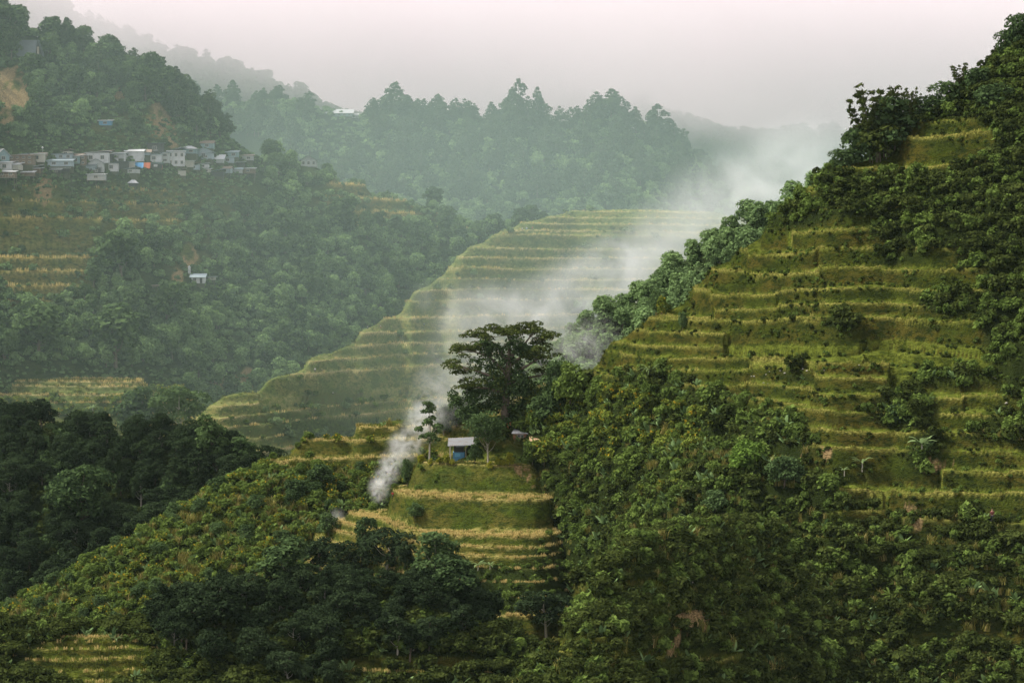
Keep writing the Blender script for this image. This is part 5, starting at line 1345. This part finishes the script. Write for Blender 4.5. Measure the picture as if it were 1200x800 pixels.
sow('hill_right', 60000, lambda px, py, t, w: np.maximum(1 - bR(px, py), .7 - .7 * ledge(px, py, t, w)) * (t < .14) * w * .9 * (.3 + .7 * hot(px, py, 33)), [S_RIM], (.4, .8), 'rim_grass', 'dry pale grass along the rims of the right terraces', 'grass', tall=.6)
sow('hill_right', 9000, lambda px, py, t, w: (1 - bR(px, py)) * sstep(.6, .72, vnoise(px / 22.0, py / 7.0, 71)) * .5, S_BUSH + S_SHADE, (.15, .6), 'terrace_weeds', 'low weeds and bushes dotted over the right terraces', 'weeds', tall=1)
sow('hill_right', 60000, lambda px, py, t, w: (1 - bR(px, py)) * (t > .55) * w * sstep(.55, .68, vnoise(px / 26.0, py / 8.0, 83)) * .9, S_SHADE + S_BUSH, (.10, .38), 'wall_weeds', 'dark weeds clinging to the terrace walls of the right hill', 'weeds', tall=1)
sow('lower_spur', 9000, lambda px, py, t, w: brush('lower_spur', px, py) * .55 * (1 - blobs(SOIL['lower_spur'], px, py)), S_BUSH + S_SHADE + S_SHADE, (.5, 1.2), 'spur_brush', 'dusky brush on the spur around the earth scar', 'undergrowth')
sow('lower_spur', 5000, lambda px, py, t, w: brush('lower_spur', px, py) * hot(px, py, 15) * .4 * (1 - blobs(SOIL['lower_spur'], px, py)), S_REED, (.45, .9), 'spur_reeds', 'yellowish reed grass on the spur around the earth scar', 'reeds')
sow('lower_spur', 9000, lambda px, py, t, w: (1 - brush('lower_spur', px, py)) * .8 * (1 - blobs(SOIL['lower_spur'], px, py)), [S_GRASS, S_GRASSG], (.5, 1.2), 'spur_grass', 'olive grass on the small terraces of the spur', 'grass', tall=.6)
sow('knoll', 8000, lambda px, py, t, w: brush('knoll', px, py) * .4, S_BUSH, (.25, .7), 'knoll_brush', 'leafy brush on and below the knoll', 'undergrowth', keep=False)
sow('knoll', 26000, lambda px, py, t, w: .6 * (1 - brush('knoll', px, py)), [S_GRASSG, S_GRASS], (.3, .75), 'knoll_grass', 'green grass on the terrace walls of the knoll', 'grass', tall=.6)
sow('knoll', 30000, lambda px, py, t, w: .9 * (t < .5) * (py > 575) * w * sstep(.25, .5, vnoise(px / 14., py / 3., 8)), [S_DRY], (.5, 1.0), 'ripe_crop', 'ripe golden crop and dry grass on the knoll terraces', 'crop', tall=.7)
sow('spur', 17000, lambda px, py, t, w: brush('spur', px, py) * .42, S_BUSH + [S_FLOW[0]], (.5, 1.25), 'spur_thicket', 'sunlit thicket of bushes covering the middle spur', 'undergrowth')
sow('spur', 14000, lambda px, py, t, w: brush('spur', px, py) * hot(px, py, 92) * .5, S_REED, (.5, 1.05), 'spur_cane', 'feathery yellowish cane along the middle spur', 'reeds')
sow('spur', 20000, lambda px, py, t, w: (1 - brush('spur', px, py)) * .6, [S_GRASSG, S_GRASS], (.6, 1.3), 'spur_turf', 'green grass on the terraces of the middle spur', 'grass', tall=.6)
sow('spur', 20000, lambda px, py, t, w: (1 - brush('spur', px, py)) * (t < .16) * w, [S_DRY], (.6, 1.1), 'spur_rim_grass', 'dry golden grass along the terrace rims of the middle spur', 'grass', tall=.6)
sow('near_slope', 8000, lambda px, py, t, w: brush('near_slope', px, py) * .55, S_SHADE, (.5, 1.3), 'near_brush', 'dark brush under the near trees', 'undergrowth')
sow('near_slope', 5000, lambda px, py, t, w: brush('near_slope', px, py) * blobs([(480, 745, 90, 30), (120, 745, 100, 25, .5), (600, 760, 40, 30)], px, py) * .6, S_BUSH, (.5, 1.2), 'near_shrubs', 'leafy green shrubs at the bottom of the valley', 'undergrowth')
sow('near_slope', 14000, lambda px, py, t, w: (1 - brush('near_slope', px, py)) * .8, [S_GRASS, S_GRASSG], (.6, 1.2), 'near_grass', 'olive grass on the small terraces at the bottom', 'grass', tall=.6)
sow('near_slope', 30000, lambda px, py, t, w: np.clip(1.2 - brush('near_slope', px, py), 0, 1) * (t < .3) * w, [S_DRY], (.5, .9), 'near_rim_grass', 'yellow grass on the rims of the bottom terraces', 'grass', tall=.6)
sow('forest_slope', 9000, lambda px, py, t, w: np.full(px.shape, .3) * (1 - blobs(SOIL['forest_slope'], px, py)), S_DARKB + S_SHADE, (.6, 1.3), 'forest_undergrowth', 'dark undergrowth of the shaded forest', 'undergrowth', tall=3)
sow('brush_ridge', 7000, lambda px, py, t, w: np.full(px.shape, .4), S_MIDB + S_PALEB, (.4, .9), 'ridge_brush', 'pale brush on the slope behind the right hill', 'undergrowth', tall=3)
sow('hill_left', 46000, lambda px, py, t, w: brush('hill_left', px, py) * .26, S_MIDB + S_MIDB[:1] + S_DARKB, (.45, 1.15), 'hillside_thicket', 'dense green thicket covering the left hillside', 'undergrowth', tall=3, keep=False)
sow('hill_left', 26000, lambda px, py, t, w: brush('hill_left', px, py) * .3 * hot(px, py, 44) * sstep(150, 230, px + py * .4), S_PALEB, (.5, 1.15), 'pale_thicket', 'pale green thicket patches on the left hillside', 'undergrowth', tall=3, keep=False)
sow('hill_left', 50000, lambda px, py, t, w: blobs([(150, 192, 170, 52), (235, 335, 40, 22), (90, 455, 160, 26)], px, py) * .8, S_MIDB + S_DARKB, (.18, .45), 'village_brush', 'low brush growing round the footings of the hillside village', 'undergrowth', tall=2)
sow('hill_left', 14000, lambda px, py, t, w: (1 - brush('hill_left', px, py)) * (.25 * (1 - blobs(SOIL['hill_left'], px, py))), S_PALEB + S_MIDB, (.2, .55), 'hillside_weeds', 'low brush on the bare and terraced parts of the left hillside', 'weeds', tall=1.5)
sow('hill_left', 30000, lambda px, py, t, w: blobs(V_terr, px, py) * (t < .22) * w, [S_DRY], (1.2, 2.0), 'hillside_rim_grass', 'golden grass along the rims of the left hillside terraces', 'grass', tall=1)
sow('terraced_hill', 52000, lambda px, py, t, w: (1 - brush('terraced_hill', px, py) * .6) * .4, [S_GRASSP, S_GRASSP, S_GRASSG], (.5, 1.1), 'far_terrace_grass', 'green grass on the walls of the far terraces', 'grass', tall=.8)
sow('terraced_hill', 60000, lambda px, py, t, w: (t < .15) * w * .75 * (.25 + .75 * hot(px, py * 2, 37)), [S_DRY], (.8, 1.4), 'far_rim_grass', 'golden dry grass along the rims of the far terraces', 'grass', tall=.8)
sow('terraced_hill', 12000, lambda px, py, t, w: brush('terraced_hill', px, py) * .4, S_BUSH + [S_PALEB[0]], (.4, 1.1), 'far_terrace_brush', 'bushes on the overgrown walls of the far terraces', 'undergrowth', tall=1.5)
sow('terrace_shelf', 12000, lambda px, py, t, w: .5 * (1 - brush('terrace_shelf', px, py)), [S_GRASSG, S_GRASS], (.7, 1.6), 'shelf_grass', 'green grass on the level terraces beyond the shaded forest', 'grass', tall=.6)
sow('terrace_shelf', 12000, lambda px, py, t, w: (t < .2) * w, [S_DRY], (.8, 1.4), 'shelf_rim_grass', 'golden grass along the level terraces beyond the shaded forest', 'grass', tall=.6)
sow('terrace_shelf', 2500, lambda px, py, t, w: brush('terrace_shelf', px, py) * .6, S_BUSH + S_FLOW, (.6, 1.4), 'shelf_brush', 'bushes at the foot of the level terraces', 'undergrowth')
sow('pine_ridge', 16000, lambda px, py, t, w: np.full(px.shape, .4), S_DARKB + S_MIDB, (.9, 2.2), 'ridge_undergrowth', 'hazy forest growth under the pines of the ridge', 'undergrowth', tall=5, keep=False)
sow('pine_ridge', 12000, lambda px, py, t, w: blobs([(398, 150, 40, 34)], px, py), S_DARKB + S_MIDB, (.5, 1.0), 'clearing_brush', 'low growth on the clearing below the long white-roofed building', 'undergrowth', tall=5)
sow('far_hill', 14000, lambda px, py, t, w: np.full(px.shape, .5), S_DARKB, (1.2, 2.6), 'far_woods', 'misty woods on the farthest left hill', 'woods', tall=6)
sow('hazy_ridge', 14000, lambda px, py, t, w: np.full(px.shape, .5), S_DARKB, (1.2, 2.8), 'misty_woods', 'misty woods on the ridge behind the pines', 'woods', tall=6)

# ------------------------------------------------------------------ smoke, mist and haze
def vol_mat(name, color, dens, scale, falloff=True, lo=.42, hi=.72, stretch=(1, 1, 1), soft=0.0):
    m, t, out = new_mat(name)
    tc = N(t, 'ShaderNodeTexCoord'); geo = N(t, 'ShaderNodeNewGeometry')
    mp = N(t, 'ShaderNodeMapping'); mp.inputs['Scale'].default_value = stretch
    t.links.new(geo.outputs['Position'], mp.inputs['Vector'])
    n1 = noise(t, mp.outputs[0], scale, 5, .62)
    n1.node.inputs['Distortion'].default_value = 1.3
    d = ramp(t, n1, lo + .03, hi - .04)
    if falloff:
        ln = N(t, 'ShaderNodeVectorMath', operation='LENGTH'); t.links.new(tc.outputs['Object'], ln.inputs[0])
        f = ramp(t, ln.outputs['Value'], 1.0, .15)
        mu = N(t, 'ShaderNodeMath', operation='MULTIPLY'); t.links.new(d, mu.inputs[0]); t.links.new(f, mu.inputs[1]); d = mu.outputs[0]
    m2 = N(t, 'ShaderNodeMath', operation='MULTIPLY'); t.links.new(d, m2.inputs[0]); m2.inputs[1].default_value = dens
    v = N(t, 'ShaderNodeVolumePrincipled')
    v.inputs['Color'].default_value = (*color, 1)
    t.links.new(m2.outputs[0], v.inputs['Density'])
    t.links.new(v.outputs[0], out.inputs['Volume'])
    return m
def ball(name, c, r, m, kind='stuff', label=None, cat=None, tilt=0.0):
    bm = bmesh.new(); bmesh.ops.create_icosphere(bm, subdivisions=3, radius=1.0)
    me = bpy.data.meshes.new(name); bm.to_mesh(me); bm.free(); me.materials.append(m)
    o = link(name, me, None, c); o.scale = r; o.rotation_euler = (0, tilt, 0)
    return tag(o, label, cat, kind=kind)
def puff(px, py, Y, rx, ry, dens, sc, tilt=0.0, ydepth=None, lo=.38, hi=.68):
    s = Y / F
    m = vol_mat('smoke', (.985, .99, 1.0), dens, sc, lo=lo, hi=hi)
    ball('smoke', (x_at(px, Y), Y, z_at(py, Y)), (rx * s, ydepth or min(rx, ry) * s, ry * s), m, label='white smoke drifting from the burning terrace', cat='smoke', tilt=tilt)
if True:
    puff(444, 572, 494, 17, 22, .42, .5)
    puff(456, 548, 496, 20, 30, .34, .45, .35)
    puff(474, 522, 500, 26, 30, .24, .38, .5)
    puff(496, 492, 508, 32, 34, .2, .34, .5)
    puff(516, 462, 520, 50, 46, .07, .2, .6)
    puff(560, 430, 560, 95, 62, .055, .14, .5, 10)
    puff(660, 402, 572, 95, 58, .05, .13, .2, 10)
    puff(600, 370, 620, 150, 55, .05, .09, .1, 14, .35, .7)
    puff(700, 330, 680, 150, 60, .05, .07, -.35, 16, .33, .7)
    puff(780, 280, 760, 160, 65, .028, .055, -.45, 22, .3, .7)
    puff(870, 225, 860, 150, 75, .03, .04, -.4, 30, .3, .7)
    puff(930, 190, 960, 130, 70, .016, .035, -.3, 36, .3, .7)
    puff(392, 606, 500, 20, 14, .12, .4)
def inv(t, v):
    n = N(t, 'ShaderNodeMath', operation='SUBTRACT'); n.inputs[0].default_value = 1.0; t.links.new(v, n.inputs[1]); return n.outputs[0]
def mist(name, x0, x1, y0, y1, z0, z1, dens, color, ya, yb, za, zb, scale, label, thin=None):
    """a bank of mist: thickens with distance ya..yb and with height za..zb"""
    m, t, out = new_mat(name)
    geo = N(t, 'ShaderNodeNewGeometry'); sp = N(t, 'ShaderNodeSeparateXYZ'); t.links.new(geo.outputs['Position'], sp.inputs[0])
    n1 = noise(t, geo.outputs['Position'], scale, 3, .6)
    nm = N(t, 'ShaderNodeMapRange'); nm.inputs[1].default_value = .3; nm.inputs[2].default_value = .7; nm.inputs[3].default_value = .55; nm.inputs[4].default_value = 1.45
    t.links.new(n1, nm.inputs[0])
    zo = N(t, 'ShaderNodeMath', operation='MULTIPLY_ADD'); t.links.new(n1, zo.inputs[0]); zo.inputs[1].default_value = 90.0; t.links.new(sp.outputs[2], zo.inputs[2])
    d = nm.outputs[0]
    for f in (ramp(t, sp.outputs[1], ya, yb), ramp(t, zo.outputs[0], za + 45, zb + 45) if za < zb else inv(t, ramp(t, zo.outputs[0], zb + 45, za + 45))):
        mu = N(t, 'ShaderNodeMath', operation='MULTIPLY'); t.links.new(d, mu.inputs[0]); t.links.new(f, mu.inputs[1]); d = mu.outputs[0]
    if thin:                                                 # and thins out again farther up the valley
        mu = N(t, 'ShaderNodeMath', operation='MULTIPLY_ADD'); t.links.new(ramp(t, sp.outputs[1], thin[0], thin[1]), mu.inputs[0]); mu.inputs[1].default_value = -thin[2]; mu.inputs[2].default_value = 1.0
        m3 = N(t, 'ShaderNodeMath', operation='MULTIPLY'); t.links.new(d, m3.inputs[0]); t.links.new(mu.outputs[0], m3.inputs[1]); d = m3.outputs[0]
    m2 = N(t, 'ShaderNodeMath', operation='MULTIPLY'); t.links.new(d, m2.inputs[0]); m2.inputs[1].default_value = dens
    v = N(t, 'ShaderNodeVolumePrincipled'); v.inputs['Color'].default_value = (*color, 1)
    t.links.new(m2.outputs[0], v.inputs['Density']); t.links.new(v.outputs[0], out.inputs['Volume'])
    b = MB(); b.box(x0, x1, y0, y1, z0, z1)
    tag(b.build(name, m), label, 'mist', kind='stuff')
mist('valley_mist', -900, 1000, 470, 2700, -172, 258, .00092, (.59, .77, .73), 560, 800, 190, 60, .006, 'pale mist lying in the valley before the pine ridge', (880, 1200, .78))
mist('low_cloud', -1000, 1100, 1420, 2690, 20, 257, .011, (1.0, .93, .97), 1450, 1640, 105, 190, .006, 'white low cloud hiding the tops of the far hills')
def haze():
    m, t, out = new_mat('haze air')
    v = N(t, 'ShaderNodeVolumePrincipled')
    v.inputs['Color'].default_value = (.66, .90, .82, 1)
    v.inputs['Density'].default_value = .00002
    t.links.new(v.outputs[0], out.inputs['Volume'])
    b = MB(); b.box(-6100, 6100, -300, 12100, -190, 262)
    o = b.build('haze', m); tag(o, 'pale blue-green haze filling the valley air', 'haze', kind='stuff')
haze()
print('SCENE tri', ntri, 'stuff', STUFF_N, cnt, 'objects', len(bpy.data.objects))
